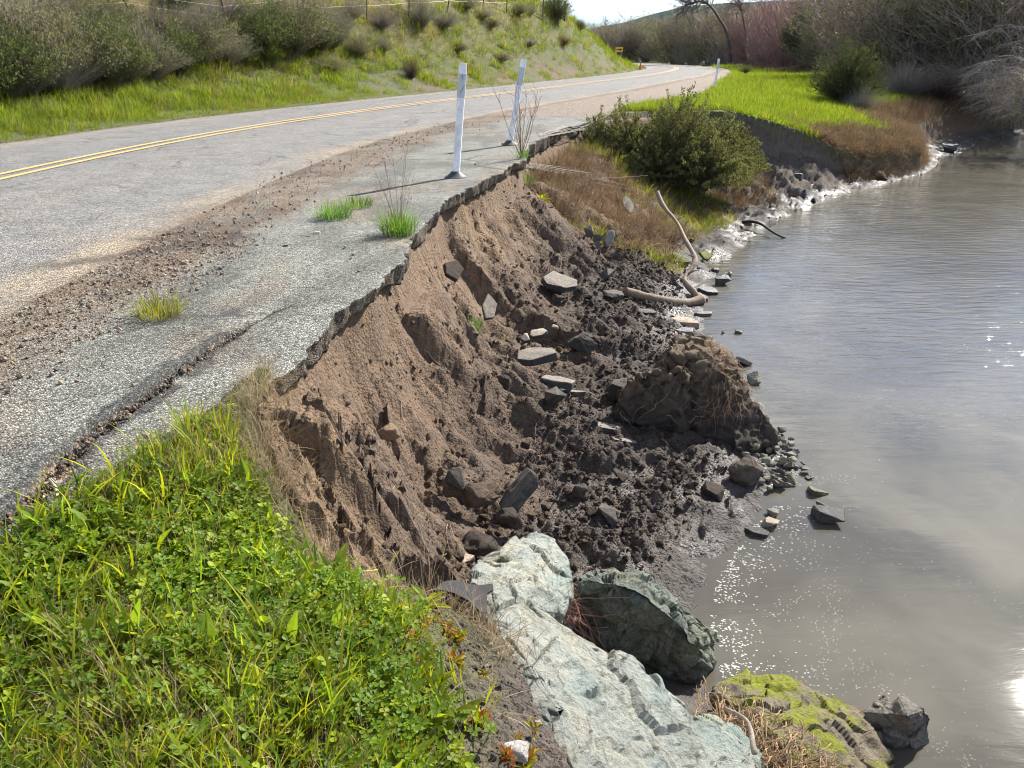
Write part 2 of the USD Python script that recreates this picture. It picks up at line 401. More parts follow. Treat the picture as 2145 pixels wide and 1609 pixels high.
water_look = usdkit.material(stage, L('water_look'), {
    'geo': ('geometry', {}),
    'map': ('mapping', {'scale': (1.0, 1.0, 1.0), 'rotation': (0, 0, math.radians(-28))}),
    'map2': ('mapping', {'scale': (0.8, 3.4, 1.0), 'rotation': (0, 0, math.radians(-28))}),
    'sx': ('separate_xyz', {}),
    'gate': ('map_range', {'range_type': 'smoothstep', 'from_min': 6.0, 'from_max': 9.5, 'to_min': 0.06, 'to_max': 1.0, 'clamp': True}),
    'nb': ('noise_texture', {'scale': 0.35, 'detail': 3.0}),
    'n1': ('noise_texture', {'scale': 2.4, 'detail': 4.0, 'roughness': 0.55, 'distortion': 0.4}),
    'n2': ('noise_texture', {'scale': 1.4, 'detail': 2.0, 'roughness': 0.5}),
    'g1': ('math', {'math_type': 'multiply'}),
    'h': ('math', {'math_type': 'multiply_add', 'value2': 0.35}),
    'b': ('bump', {'distance': 0.016, 'strength': 1.0}),
    'cr': ('rgb_ramp', {'ramp': [(0.35, (0.066, 0.060, 0.045)), (0.65, (0.10, 0.091, 0.069))]}),
    'nc': ('noise_texture', {'scale': 0.6, 'detail': 4.0, 'roughness': 0.6, 'distortion': 0.8}),
    'p': ('principled_bsdf', {'roughness': 0.03, 'ior': 1.33, 'specular_ior_level': 0.5}),
}, [('geo.position', 'map.vector'), ('geo.position', 'map2.vector'), ('map2.vector', 'n1.vector'), ('map.vector', 'n2.vector'), ('geo.position', 'sx.vector'), ('sx.y', 'gate.value'), ('n1.fac', 'g1.value1'), ('gate.result', 'g1.value2'),
    ('n2.fac', 'h.value1'), ('g1.value', 'h.value3'), ('h.value', 'b.height'), ('b.normal', 'p.normal'), ('map.vector', 'nc.vector'), ('nc.fac', 'cr.fac'), ('cr.color', 'p.base_color')], surface='p.BSDF')

# ------------------------------------------------------------------ ground: one sheet from the feet to the horizon
az = np.radians(np.r_[-180:-60:21j, -58:-46:7j, -45.2:45.2:720j, 46:58:7j, 60:180:21j])
rr = [0.12]
while rr[-1] < 6000:
    r = rr[-1]
    rr.append(r * (1.03 if r < 0.9 else 1.0046 if r < 30 else 1.008 if r < 75 else 1.05))
rr = np.array(rr)
GA, GR = np.meshgrid(az, rr)
GX, GY = np.sin(GA) * GR, np.cos(GA) * GR
fl = fields(GX, GY)
GZ = fl['z'].copy()
s, e, t = fl['s'], fl['e'], fl['t']
near = (1 - sstep(25, 60, GR))
hillside = (-s - LEFT_W > 0)
scarp_w = np.interp(e, [_eL[i0 + 3], _eL[i0 + 5], _eL[i1 + 8], _eL[i1 + 9]], [0, 1, 1, 0]) * fl['slope'] * sstep(0.0, 0.04, fl['dE'])
slump_w = np.interp(e, [_eL[i1 + 8], _eL[i1 + 9], _eL[i2 + 1], _eL[i2 + 3]], [0, 1, 1, 0]) * fl['slope']
cliff_w = np.interp(e, [_eL[i2 + 0], _eL[i2 + 1], _eL[i2 + 4], _eL[i2 + 6]], [0, 1, 1, 0]) * fl['slope']
up = (1 - sstep(0.35, 0.8, t))
# buttresses: the face stands in and out along the edge
w_e = e + 0.9 * (fbm2(GX * 0.9, GY * 0.9, 3, 22) - 0.5) + 0.5 * t
but = (fbm2(w_e * 1.0, t * 1.4, 3, 23, 0.5) - 0.5) * 2.4
but2 = (np.abs(fbm2(w_e * 2.6, t * 3.0 + GX, 3, 24, 0.5) - 0.5) * 3.0).clip(0, 1) - 0.4
def blocks(size, seed):
    # the face breaks into clods: each cell stands a little proud of or behind its neighbours
    rb = np.random.default_rng(seed)
    msk = scarp_w > 0.01
    pts = np.stack([e[msk], t[msk] * 2.6], 1)
    lo, hi = pts.min(0), pts.max(0)
    c = rb.uniform(lo, hi, (int(np.prod(hi - lo) / size ** 2), 2))
    d_, i_ = cKDTree(c).query(pts + 0.25 * size * np.stack([n2(pts[:, 0] / size * 2, pts[:, 1] / size * 2, seed), n2(pts[:, 0] / size * 2, pts[:, 1] / size * 2, seed + 1)], 1), k=2)
    out_ = np.zeros(GX.shape)
    g_ = rb.normal(size=(len(c), 2)) * 0.8
    out_[msk] = rb.uniform(-1, 1, len(c))[i_[:, 0]] + ((pts - c[i_[:, 0]]) / size * g_[i_[:, 0]]).sum(1) - 0.9 * sstep(0.16 * size, 0, d_[:, 1] - d_[:, 0])
    return out_
blk = 0.008 * blocks(0.26, 601) * sstep(.3, .5, fbm2(GX * 1.5, GY * 1.5, 2, 25)) + 0.0035 * blocks(0.12, 602)
m_ = scarp_w > 0.01
t2 = (t - scarp_w * np.sin(np.pi * np.clip(t * 1.25 + 0.06, 0, 1)) * sstep(0, .025, t) * (0.24 * but + 0.05 * but2) + scarp_w * blk * sstep(0, .03, t) * sstep(1, .85, t)).clip(0, 1)
GZ[m_] += (fl['zE'][m_] + 2.02) * (profile(e[m_], t[m_]) - profile(e[m_], t2[m_]))
# gullies and ribs run down the scarp; clods lie at its foot
rib = np.abs(fbm2(e * 2.1 + 0.5 * fbm2(GX * 3, GY * 3, 3, 21), t * 2.2, 4, 3) - 0.5) * 2
rib2 = np.abs(fbm2(e * 7.0, t * 4.0, 3, 4) - 0.5) * 2
lump = fbm2(GX * 4.0, GY * 4.0, 5, 8, 0.58) - 0.5
ridge = 1 - np.abs(fbm2(GX * 7.5, GY * 7.5, 4, 9, 0.6) - 0.5) * 4
fine = fbm2(GX * 26, GY * 26, 3, 10, 0.6) - 0.5
belly = np.sin(np.pi * np.clip(t, 0, 1))
GZ += scarp_w * belly * up * (-0.14 * (1 - rib) ** 4 - 0.03 * (1 - rib2) ** 3 + 0.04)
GZ += scarp_w * sstep(0.02, 0.12, t) * (1 - sstep(0.93, 1.02, t)) * (0.12 * lump + 0.012 * ridge + 0.028 * fine)
GZ += scarp_w * sstep(0.35, 0.6, t) * (1 - sstep(0.9, 1.0, t)) * (0.09 * np.maximum(fbm2(GX * 5.5, GY * 5.5, 3, 31) - 0.52, 0) * 3)
GZ += slump_w * (0.22 * lump + 0.10 * (n2(GX * 1.1, GY * 1.1, 12) - 0.5) * 2) * sstep(0.02, 0.15, t) * (1 - 0.8 * sstep(0.9, 1.0, t))
GZ += cliff_w * (0.7 * (fbm2(e * 1.2, t * 1.5, 4, 41) - 0.5) + 0.35 * lump + 0.10 * ridge) * belly
GZ += (slump_w + cliff_w) * sstep(0.72, 0.85, t) * (0.16 * (fbm2(GX * 3.5, GY * 3.5, 3, 15, 0.6) - 0.5)) * near
GZ += fl['slope'] * sstep(0.8, 0.97, t) * (0.10 * (fbm2(GX * 2.2, GY * 2.2, 4, 14, 0.6) - 0.47)) * near       # ragged shoreline
inner = fl['land'] & (s > RIGHT_W + 0.2)
GZ += inner * near * (0.05 * lump * sstep(0, 0.5, fl['dE']) + 0.03 * fine + 0.015 * (fbm2(GX * 45, GY * 45, 2, 16) - .5))
GZ += hillside * sstep(0.3, 1.5, -s - LEFT_W) * 0.10 * lump * near
underroad = (s > -LEFT_W - 0.35) & (s < RIGHT_W + 0.35) & (GY > -10)
slabzone = fl['land'] & (s > RIGHT_W - 0.5) & (GX < ED[fl['dE'].astype(int) * 0, 0] + 99)
GZ = np.where(underroad & (np.abs(s) < 3.9), np.minimum(GZ, -0.05), GZ)
A_near = np.array([(-2.3, -2.0), (-1.95, 0.6), (-1.78, 1.7), (-1.70, 2.3), (-1.55, 2.76), (-1.46, 3.2), (-1.40, 3.6)])
A_line = np.vstack([A_near, E_slab[:, :2]])
underslab = fl['land'] & (s > RIGHT_W - 0.2) & (GX < np.interp(GY, A_line[:, 1], A_line[:, 0]) - 0.02) & (GY < 20.3) & (GY > -2)
GZ = np.where(underslab, np.minimum(GZ, -0.13), GZ)
hang = fl['slope'] & (e > _eL[i1] - 0.35) & (e < _eL[i2] + 0.1)
GZ = np.where(hang, np.minimum(GZ, -0.11 - 0.05 * n2(e * 3, e * 0, 17) - 0.36 * sstep(0, .05, t)), GZ)
rim = fl['land'] & (fl['dE'] < 0.35) & (e > _eL[i1] - 0.15) & (e < _eL[i2] + .2)
GZ = np.where(rim, np.minimum(GZ, -0.10), GZ)

# what the ground is made of
tan, mid, dark, mud = np.array([.138, .092, .058]), np.array([.088, .061, .042]), np.array([.055, .042, .033]), np.array([.045, .038, .032])
turf, straw, rust, dust = np.array([.075, .08, .025]), np.array([.17, .13, .065]), np.array([.13, .085, .05]), np.array([.30, .20, .125])


def mix3(a, b, w):
    return a * (1 - w[..., None]) + b * w[..., None]


h2 = fbm2(GX * 1.3, GY * 1.3, 4, 51)
h3 = fbm2(GX * 5, GY * 5, 4, 52)
col = np.broadcast_to(turf, GX.shape + (3,)).copy()
col = mix3(col, straw, hillside * sstep(2.5, 5.5, -s - LEFT_W + 3 * (h2 - 0.5)) * 0.8)
cut = hillside * sstep(0.3, 0.7, -s - LEFT_W) * (1 - sstep(1.2, 2.6, -s - LEFT_W + 2.0 * (h3 - 0.5))) * sstep(28, 38, GY) * sstep(0.44, 0.54, h2)
col = mix3(col, np.array([.12, .075, .05]), cut)
tt_ = t + 0.30 * (h2 - 0.5) + 0.12 * (h3 - 0.5)
sc = mix3(mix3(np.broadcast_to(tan, col.shape), mid, sstep(0.05, 0.30, tt_)), dark, sstep(0.36, 0.60, tt_ + 0.10 * sstep(5, 8, GY) * 0))
sc = sc * (0.85 + 0.3 * n2(GX * 0.9, GY * 0.9, 54))[..., None]
sc = mix3(sc, np.array([.17, .112, .06]), sstep(.52, .66, fbm2(e * 1.5, t * 6, 3, 55)) * sstep(.3, .1, t) * .6)
sc = mix3(sc, mud, sstep(0.78, 0.93, t + 0.1 * (h3 - 0.5)))
col = mix3(col, sc, np.clip(scarp_w * 3, 0, 1))
sl = mix3(np.broadcast_to(rust, col.shape), mud, sstep(0.72, 0.86, t + 0.2 * (h3 - 0.5)))
col = mix3(col, sl, np.clip(slump_w * 3, 0, 1))
cl = mix3(np.broadcast_to(np.array([.085, .065, .05]), col.shape), mud, sstep(0.6, 0.8, t))
col = mix3(col, cl, np.clip(cliff_w * 1.5, 0, 1))
fgw = (e < _eL[i0 + 4]) & fl['slope']
col = mix3(col, mix3(np.broadcast_to(np.array([.09, .07, .05]), col.shape), mud, sstep(0.6, 0.9, t)), fgw * 1.0)
col[~fl['dry']] = [.06, .048, .032]
farbank = fl['slope'] & (e > _eL[i2 + 4])
col = mix3(col, mud, farbank * sstep(0.2, 0.5, t))
col = mix3(col, rust, farbank * (1 - sstep(0.2, 0.5, t)))
col = mix3(col, np.array([.13, .09, .062]), rim * 1.0)
gshould = fl['land'] & (s > RIGHT_W) & (GY > 15)
SHW = np.interp(GY, [20, 30, 45, 60, 90], [2.6, 3.7, 2.4, 1.3, .8])
col = mix3(col, np.array([.20, .16, .125]), gshould * sstep(SHW + .2, SHW - .4, s - RIGHT_W + 0.8 * (h3 - .5)))
barefg = fl['land'] & (GY < 3.2) & (GX > -0.9)
col = mix3(col, np.array([.078, .062, .05]), barefg * sstep(-0.35, 0.05, GX + 0.25 * (h3 - 0.5)))
wet = np.zeros(GX.shape + (3,))
wet[..., 0] = fl['dry'] * sstep(-1.72, -1.93, GZ + 0.16 * (h2 - 0.5) + 0.1 * (h3 - 0.5)) * (0.35 + 0.65 * sstep(.42, .6, fbm2(GX * 3.1, GY * 3.1, 3, 53))) * (GR < 80)

nr, na = GX.shape
idx = np.arange(nr * na).reshape(nr, na)
keep = np.ones((nr, na), bool)
keep &= ~((s > -LEFT_W + 0.3) & (s < RIGHT_W + 0.1) & (GR < 150))
keep &= ~((GZ < -2.45) & (GR < 60) & ~fl['dry'])
kc = keep[:-1, :-1] | keep[1:, :-1] | keep[:-1, 1:] | keep[1:, 1:]
q = np.stack([idx[:-1, :-1], idx[:-1, 1:], idx[1:, 1:], idx[1:, :-1]], -1)[kc]
faces = np.vstack([q[:, [0, 2, 1]], q[:, [0, 3, 2]]])
used, inv = np.unique(faces, return_inverse=True)
V = np.stack([GX, GY, GZ], -1).reshape(-1, 3)
g = obj('ground', (V[used], inv.reshape(-1, 3)), ground_look, None, col.reshape(-1, 3)[used], wet.reshape(-1, 3)[used], smooth=True)
tag(g, None, None, None, 'structure')

# ------------------------------------------------------------------ road: the travelled way
rk = (s > -LEFT_W - 0.05) & (s < RIGHT_W + 0.30) & (GR < 400) & (fl['a'] > 3)
rkc = rk[:-1, :-1] & rk[1:, :-1] & rk[:-1, 1:] & rk[1:, 1:]
q = np.stack([idx[:-1, :-1], idx[:-1, 1:], idx[1:, 1:], idx[1:, :-1]], -1)[rkc]
faces = np.vstack([q[:, [0, 2, 1]], q[:, [0, 3, 2]]])
used, inv = np.unique(faces, return_inverse=True)
RZ = 0.004 + 0.035 * (1 - (s / 3.6) ** 2).clip(-0.2, 1) + 0.008 * (n2(GX * 0.8, GY * 0.8, 61) - 0.5)
a_ = fl['a']
grey = np.array([.255, .250, .245]); dusty = np.array([.37, .305, .235]); pale = np.array([.33, .29, .255])
rc = np.broadcast_to(grey, GX.shape + (3,)).copy()
wob = fbm2(a_ * 0.35, s * 1.5, 4, 62)
wob2 = fbm2(a_ * 1.4, s * 2.2, 4, 63)
for c0, w0, k0 in ((-2.55, 0.55, .75), (-1.25, 0.35, .30), (0.95, 0.4, .28), (1.75, 0.45, .40), (2.6, 0.25, .25)):
    rc = mix3(rc, pale, np.exp(-((s - c0 - 0.25 * (wob - 0.5)) / w0) ** 2) * k0 * (0.5 + wob2))
edge_d = sstep(2.75, 3.55, s + 0.9 * (wob - 0.5) + 0.25 * (wob2 - 0.5))
rc = mix3(rc, dusty, edge_d * (0.55 + 0.45 * sstep(0.35, 0.6, wob2)))
rc = mix3(rc, np.array([.22, .15, .10]), sstep(3.45, 3.8, s + 0.5 * (wob - 0.5)) * 0.8)
rc = mix3(rc, np.array([.22, .165, .12]), sstep(-2.75, -2.95, s + 0.2 * (wob2 - 0.5)) * 0.8)
for c0, w0 in ((-1.62, .014), (-2.02, .02)):           # old sealed seams in the far lane
    rc = mix3(rc, np.array([.07, .068, .066]), (np.abs(s - c0 - 0.05 * (n2(a_ * 0.3, 0 * a_, 64) - 0.5)) < w0) * sstep(0.3, 0.5, n2(a_ * 0.25, 0 * a_ + c0, 65)) * 0.7)
Vr = np.stack([GX, GY, RZ], -1).reshape(-1, 3)
road = obj('road', (Vr[used], inv.reshape(-1, 3)), asphalt_look, None, rc.reshape(-1, 3)[used], smooth=True)
tag(road, None, None, None, 'structure')


def ribbon(s0, s1, z, a0, a1, step, fn=None):
    k = (RCs > a0) & (RCs < a1)
    c, nn = RC[k][::step], RN[k][::step]
    l, r = c + nn * s0, c + nn * s1
    v = np.vstack([np.c_[l, np.full(len(l), z)], np.c_[r, np.full(len(r), z)]])
    n = len(l); i = np.arange(n - 1)
    return v, np.vstack([np.stack([i, i + n, i + n + 1], 1), np.stack([i, i + n + 1, i + 1], 1)])


obj('yellow_line', ribbon(-0.20, -0.095, 0.0475, 50, 250, 1), paint_look, road)
obj('yellow_line', ribbon(0.095, 0.20, 0.0475, 50, 250, 1), paint_look, road)

# ------------------------------------------------------------------ shoulder: chip-sealed strip, cracked and broken off
AD, As, AL = dense(A_line, 0.012)
far_t = np.interp(As, [0, AL[14], AL[-1]], [1, 1, 4])
Ak = [0]; 
for i in range(1, len(As)):
    if As[i] - As[Ak[-1]] > 0.012 * np.interp(As[i], [0, AL[12], AL[-1]], [1.2, 1.2, 4]):
        Ak.append(i)
AD = AD[Ak]; As_ = As[Ak]
out = np.array([1.0, -0.15]); out /= np.linalg.norm(out)
jag = 0.26 * (fbm2(As_ * 2.2, 0 * As_, 4, 71, 0.6) - 0.5) + 0.03 * np.abs(n2(As_ * 11, 0 * As_, 72) - 0.5)
jag += 0.008 * (n2(As_ * 35, 0 * As_, 73) - 0.5)
AD = AD + out * (jag + 0.11)[:, None]
sA, aA = road_coords(AD[:, 0], AD[:, 1])
# the inner end of each cross line, on the road's right edge
kR = np.array([np.argmin(np.abs(RCs - aa)) for aa in aA])
IN = RC[kR] + RN[kR] * 3.62
CR = at(*np.array([(-160, 1180), (15, 1075), (110, 985), (200, 895), (290, 830), (385, 765), (455, 715), (555, 663), (640, 632), (700, 600)], float).T, 0.0)[:, :2]
crD = CR[np.argsort(CR[:, 1])]
cx = np.interp(AD[:, 1], crD[:, 1], crD[:, 0]) + 0.03 * (fbm2(As_ * 5, 0 * As_ + 3, 3, 74) - 0.5)
fr = np.clip((AD[:, 0] - cx) / np.maximum(AD[:, 0] - IN[:, 0], 1e-3), 0.02, 0.6)
ylo, yhi = crD[0, 1], crD[-1, 1]
cw = np.interp(AD[:, 1], [0.5, 2.0, 2.6, 3.2, 3.9, 4.4, 4.9], [.075, .075, .07, .06, .06, .03, 0.0]) * (0.35 + 1.3 * n2(As_ * 4.5, 0 * As_, 75))
fr = np.where(AD[:, 1] > 5.2, 0.3, fr)
w_in = np.linalg.norm(AD - IN, axis=1)
hw = cw / w_in / 2
rows = []
U0 = np.r_[np.linspace(0, 1, 26) ** 1.3]
U1 = np.linspace(0, 1, 40)
vpar = []
for k in range(len(AD)):
    f0, f1 = max(fr[k] - hw[k], 0.004), fr[k] + hw[k]
    vpar.append(np.r_[U0 * f0, np.linspace(f0, f1, 5)[1:4] if True else [], f1 + U1 * (1 - f1)])
vpar = np.array(vpar)
nU = len(U0)
PT = AD[:, None, :] * (1 - vpar[..., None]) + IN[:, None, :] * vpar[..., None]
X, Y = PT[..., 0], PT[..., 1]
Z = 0.010 + 0.02 * (fbm2(X * 1.5, Y * 1.5, 3, 76) - 0.5) + 0.006 * (fbm2(X * 14, Y * 14, 3, 77) - 0.5)
outer = np.zeros_like(Z); outer[:, :nU] = 1
tilt = np.interp(AD[:, 1], [0, 2.0, 3.9, 5.0], [0.11, 0.105, 0.07, 0.0])
Z -= outer * (tilt[:, None]) * (1 - 0.3 * vpar / np.maximum(fr[:, None], 1e-3))
Z[:, nU:nU + 3] -= np.clip(cw * 2.2, 0, 0.085)[:, None] * np.array([0.9, 1.0, 0.9])[None, :] * (0.4 + 0.8 * n2(As_[:, None] * 9, np.arange(3)[None, :] * 2.0, 78))
edge_in = vpar * w_in[:, None]
Z -= 0.025 * np.exp(-edge_in / 0.05) * n2(X * 12, Y * 12, 79)
wI = sstep(0.22, 0.0, (1 - vpar) * w_in[:, None])
Z = Z * (1 - wI) + 0.014 * wI
shg = np.array([.262, .258, .232])
scol = np.broadcast_to(shg, X.shape + (3,)).copy()
sS, sA2 = road_coords(X, Y)
wob = fbm2(X * 1.2, Y * 0.8, 4, 81); wob2 = fbm2(X * 5, Y * 5, 4, 82)
band = sstep(4.55, 4.05, sS + 0.75 * (wob - 0.5) + 0.25 * (wob2 - 0.5) - 0.25 * sstep(6, 9, Y))
scol = mix3(scol, np.array([.215, .16, .115]), band * (0.55 + 0.45 * sstep(0.38, 0.58, wob2)))
scol = mix3(scol, np.array([.26, .21, .16]), sstep(0.54, 0.68, wob) * 0.55)
scol = scol * (1 - .28 * sstep(.5, .7, fbm2(X * 2.3 + 9, Y * 1.1, 4, 90)))[..., None]
dcr = np.abs(vpar - fr[:, None]) * w_in[:, None]
tar = (dcr < (0.05 + 0.05 * n2(As_[:, None] * 3, vpar * 0, 83))) * (AD[:, 1] < 4.3)[:, None] * (np.abs(dcr) > 0.0)
scol = mix3(scol, np.array([.075, .074, .073]), tar * sstep(0.2, 0.4, n2(X * 8, Y * 8, 84)) * 0.85)
scol[:, nU:nU + 3] = mix3(np.broadcast_to(np.array([.075, .066, .058]), scol[:, nU:nU + 3].shape), np.array([.26, .19, .12]), sstep(0.55, 0.7, n2(X[:, nU:nU + 3] * 4, Y[:, nU:nU + 3] * 4, 85)))
# broken side face and underside
depth = 0.10 + 0.08 * n2(As_ * 3, 0 * As_, 86) + 0.10 * np.interp(AD[:, 1], [12, 14.5], [0, 1])
side = []
for kk, fz in enumerate((0.12, 0.35, 0.6, 0.85, 1.0)):
    o = 0.014 * (n2(As_ * 22, 0 * As_ + kk * 1.7, 87) - 0.5) - 0.07 * fz * n2(As_ * 3.5, 0 * As_ + kk * .4, 88)
    side.append(np.c_[AD + out * o[:, None], Z[:, 0] - depth * fz])
under = np.c_[AD - out * 0.22, Z[:, 0] - depth * 1.15]
strip = np.concatenate([under[:, None], np.stack(side[::-1], 1), np.stack([X, Y, Z], -1)], 1)
ccol = np.concatenate([np.broadcast_to(np.array([.14, .115, .092]), (len(AD), 6, 3)) * (0.6 + 0.8 * n2(As_ * 5, 0 * As_, 89))[:, None, None], scol], 1)
ccol[:, :7] *= 1.0
n0, n1 = strip.shape[:2]
ii = np.arange(n0 * n1).reshape(n0, n1)
q = np.stack([ii[:-1, :-1], ii[:-1, 1:], ii[1:, 1:], ii[1:, :-1]], -1).reshape(-1, 4)
sh = obj('road_shoulder', (strip.reshape(-1, 3), q[:, ::-1]), asphalt_look, None, ccol.reshape(-1, 3), smooth=True)
tag(sh, None, None, None, 'structure')

# ------------------------------------------------------------------ water
wx, wy = np.meshgrid(np.r_[-1:40:83j, 60, 130], np.r_[-60, -20, -5:50:111j, 60])
wi = np.arange(wx.size).reshape(wx.shape)
q = np.stack([wi[:-1, :-1], wi[:-1, 1:], wi[1:, 1:], wi[1:, :-1]], -1).reshape(-1, 4)
wv = np.c_[wx.ravel(), wy.ravel(), np.full(wx.size, -2.0)]
kq = (fields(wx, wy)['z'].ravel()[q] < -1.6).any(1)
wt = obj('creek_water', (wv, q[kq]), water_look)
tag(wt, None, None, None, 'structure')

# ------------------------------------------------------------------ rocks, boulders, broken asphalt
def rock_material(name, stops, scale, rough=0.85, bump=0.02, moss=None, strength=0.8, stain=None):
    nodes = {
        'tint': ('attribute', {'attribute': 'tint'}), 'geo': ('geometry', {}),
        'n1': ('noise_texture', {'scale': scale, 'detail': 8.0, 'roughness': 0.68, 'distortion': 0.5}),
        'n2': ('noise_texture', {'scale': scale * 9, 'detail': 6.0, 'roughness': 0.72}),
        'r1': ('rgb_ramp', {'ramp': stops}),
        'r2': ('rgb_ramp', {'ramp': [(0.28, (0.52, 0.52, 0.5)), (0.5, (1, 1, 1)), (0.74, (1.4, 1.38, 1.32))]}),
        'vor': ('voronoi_texture', {'scale': scale * 2.4, 'feature': 'distance_to_edge'}),
        'm1': ('mix', {'mix_type': 'multiply', 'fac': 1.0}), 'm2': ('mix', {'mix_type': 'multiply', 'fac': 1.0}),
        'h': ('math', {'math_type': 'multiply_add', 'value2': 0.6}),
        'b': ('bump', {'distance': bump, 'strength': strength}), 'b2': ('bump', {'distance': bump * 0.25, 'strength': strength}),
        'p': ('principled_bsdf', {'roughness': rough, 'specular_ior_level': 0.3}),
    }
    links = [('geo.position', 'n1.vector'), ('geo.position', 'n2.vector'), ('geo.position', 'vor.vector'), ('n1.fac', 'r1.fac'), ('n2.fac', 'r2.fac'), ('tint.color', 'm1.color1'), ('r1.color', 'm1.color2'), ('m1.color', 'm2.color1'), ('r2.color', 'm2.color2'),
             ('n1.fac', 'h.value1'), ('n2.fac', 'h.value3'), ('h.value', 'b.height'), ('n2.fac', 'b2.height'), ('b.normal', 'b2.normal'), ('b2.normal', 'p.normal')]
    last = 'm2.color'
    if stain is not None:                        # broad weathering stains and dark joints
        nodes |= {'ns': ('noise_texture', {'scale': 2.3, 'detail': 6.0, 'roughness': 0.6, 'distortion': 0.7}), 'rs': ('rgb_ramp', {'ramp': [(0.38, (0.88, 0.97, 0.99)), (0.5, (1, 1, 1)), (0.62, stain)]}), 'ms': ('mix', {'mix_type': 'multiply', 'fac': 1.0}),
                  'vw': ('vector_math', {'math_type': 'multiply_add', 'vector2': (0.25, 0.25, 0.25)}), 've': ('voronoi_texture', {'scale': 3.6, 'feature': 'distance_to_edge'}), 're': ('rgb_ramp', {'ramp': [(0.0, (.30, .29, .27)), (0.010, (.55, .54, .5)), (0.035, (1, 1, 1))]}), 'me': ('mix', {'mix_type': 'multiply', 'fac': 0.75})}
        links += [('geo.position', 'ns.vector'), ('ns.fac', 'rs.fac'), ('m2.color', 'ms.color1'), ('rs.color', 'ms.color2'), ('n1.color', 'vw.vector1'), ('geo.position', 'vw.vector3'), ('vw.vector', 've.vector'), ('ve.distance', 're.fac'), ('ms.color', 'me.color1'), ('re.color', 'me.color2')]
        last = 'me.color'
    if moss is not None:
        nodes |= {'nm': ('noise_texture', {'scale': 4.2, 'detail': 7.0, 'roughness': 0.62}), 'rm': ('rgb_ramp', {'ramp': [(0.44, (0, 0, 0)), (0.54, (1, 1, 1))]}), 'mm': ('mix', {'mix_type': 'mix', 'color2': moss}),
                  'nv': ('separate_xyz', {}), 'up': ('map_range', {'from_min': 0.25, 'from_max': 0.7, 'to_min': 0.0, 'to_max': 1.0, 'clamp': True}), 'mk': ('math', {'math_type': 'multiply'}), 'ml': ('mix', {'mix_type': 'multiply', 'fac': 1.0, 'color1': moss})}
        links += [('geo.position', 'nm.vector'), ('nm.fac', 'rm.fac'), ('geo.normal', 'nv.vector'), ('nv.z', 'up.value'), ('rm.color', 'mk.value1'), ('up.result', 'mk.value2'), ('mk.value', 'mm.fac'), ('m2.color', 'mm.color1'), ('r2.color', 'ml.color2'), ('ml.color', 'mm.color2')]
        last = 'mm.color'
    links.append((last, 'p.base_color'))
    return usdkit.material(stage, L(name), nodes, links, surface='p.BSDF')


serp_look = rock_material('serpentine_rock_look', [(0.22, (.46, .50, .47)), (0.40, (.80, .835, .79)), (0.52, (1.0, 1.01, .95)), (0.62, (1.2, 1.16, 1.05)), (0.78, (.86, .89, .85))], 5.2, 0.8, 0.03, stain=(1.10, 1.04, .92))
grey_look = rock_material('grey_rock_look', [(0.25, (.55, .53, .5)), (0.5, (1, 1, 1)), (0.75, (1.35, 1.3, 1.2))], 9.0, 0.85, 0.015)
wetrock_look = rock_material('wet_rock_look', [(0.25, (.6, .6, .6)), (0.5, (1, 1, 1)), (0.75, (1.3, 1.3, 1.25))], 12.0, 0.33, 0.012)
mossy_look = rock_material('mossy_rock_look', [(0.25, (.5, .47, .42)), (0.5, (1, 1, 1)), (0.75, (1.3, 1.25, 1.15))], 5.0, 0.9, 0.03, moss=(.20, .215, .014))
soil_look = rock_material('soil_block_look', [(0.25, (.55, .53, .5)), (0.5, (1, 1, 1)), (0.75, (1.4, 1.35, 1.25))], 14.0, 0.95, 0.02)
broken_look = rock_material('broken_asphalt_look', [(0.25, (.45, .45, .45)), (0.5, (1, 1, 1)), (0.72, (1.7, 1.68, 1.6))], 45.0, 0.85, 0.008)


def tri(v, f):
    return trimesh.Trimesh(np.asarray(v, float), np.asarray(f, int), process=False)


def hull_of(pts):
    return trimesh.convex.convex_hull(np.asarray(pts, float))


def refine(m, size, soften=0):
    v, f = trimesh.remesh.subdivide_to_size(m.vertices, m.faces, size, max_iter=12)
    m = trimesh.Trimesh(v, f, process=True)
    m.merge_vertices()
    if soften:
        trimesh.smoothing.filter_taubin(m, lamb=0.5, nu=0.3, iterations=soften)
    return m


def roughen(m, amps, seed):
    """amps: (size, amplitude, 'n' or 'r')"""
    n = m.vertex_normals; v = m.vertices.copy(); d = np.zeros(len(v))
    for k, (size, amp, kind) in enumerate(amps):
        p = v / size
        if kind == 'n':
            d += amp * (meshkit.fbm(p, 3, seed + k) - 0.5) * 2
        elif kind == 'r':
            d += amp * (0.5 - np.abs(meshkit.fbm(p, 3, seed + k) - 0.5) * 4)
        elif kind == 'f':                        # broken faces, each tilted its own way
            rb = np.random.default_rng(seed + k)
            c = rb.uniform(v.min(0), v.max(0), (max(6, int(np.prod(np.ptp(v, axis=0)) / size ** 3 * 2)), 3))
            dist_, i = cKDTree(c).query(v, k=2)
            g = rb.normal(size=(len(c), 3)) * 0.42
            d += np.clip(((v - c[i[:, 0]]) * g[i[:, 0]]).sum(1), -amp, amp) - amp * 0.5 * sstep(.006, 0, dist_[:, 1] - dist_[:, 0])
        else:                                    # stepped, for split rock faces
            q = meshkit.noise(p, seed + k) * 5
            d += amp * (np.floor(q) + sstep(0.7, 1.0, q - np.floor(q)) - 2.2) / 2.5
    m.vertices = v + n * d[:, None]
    return m


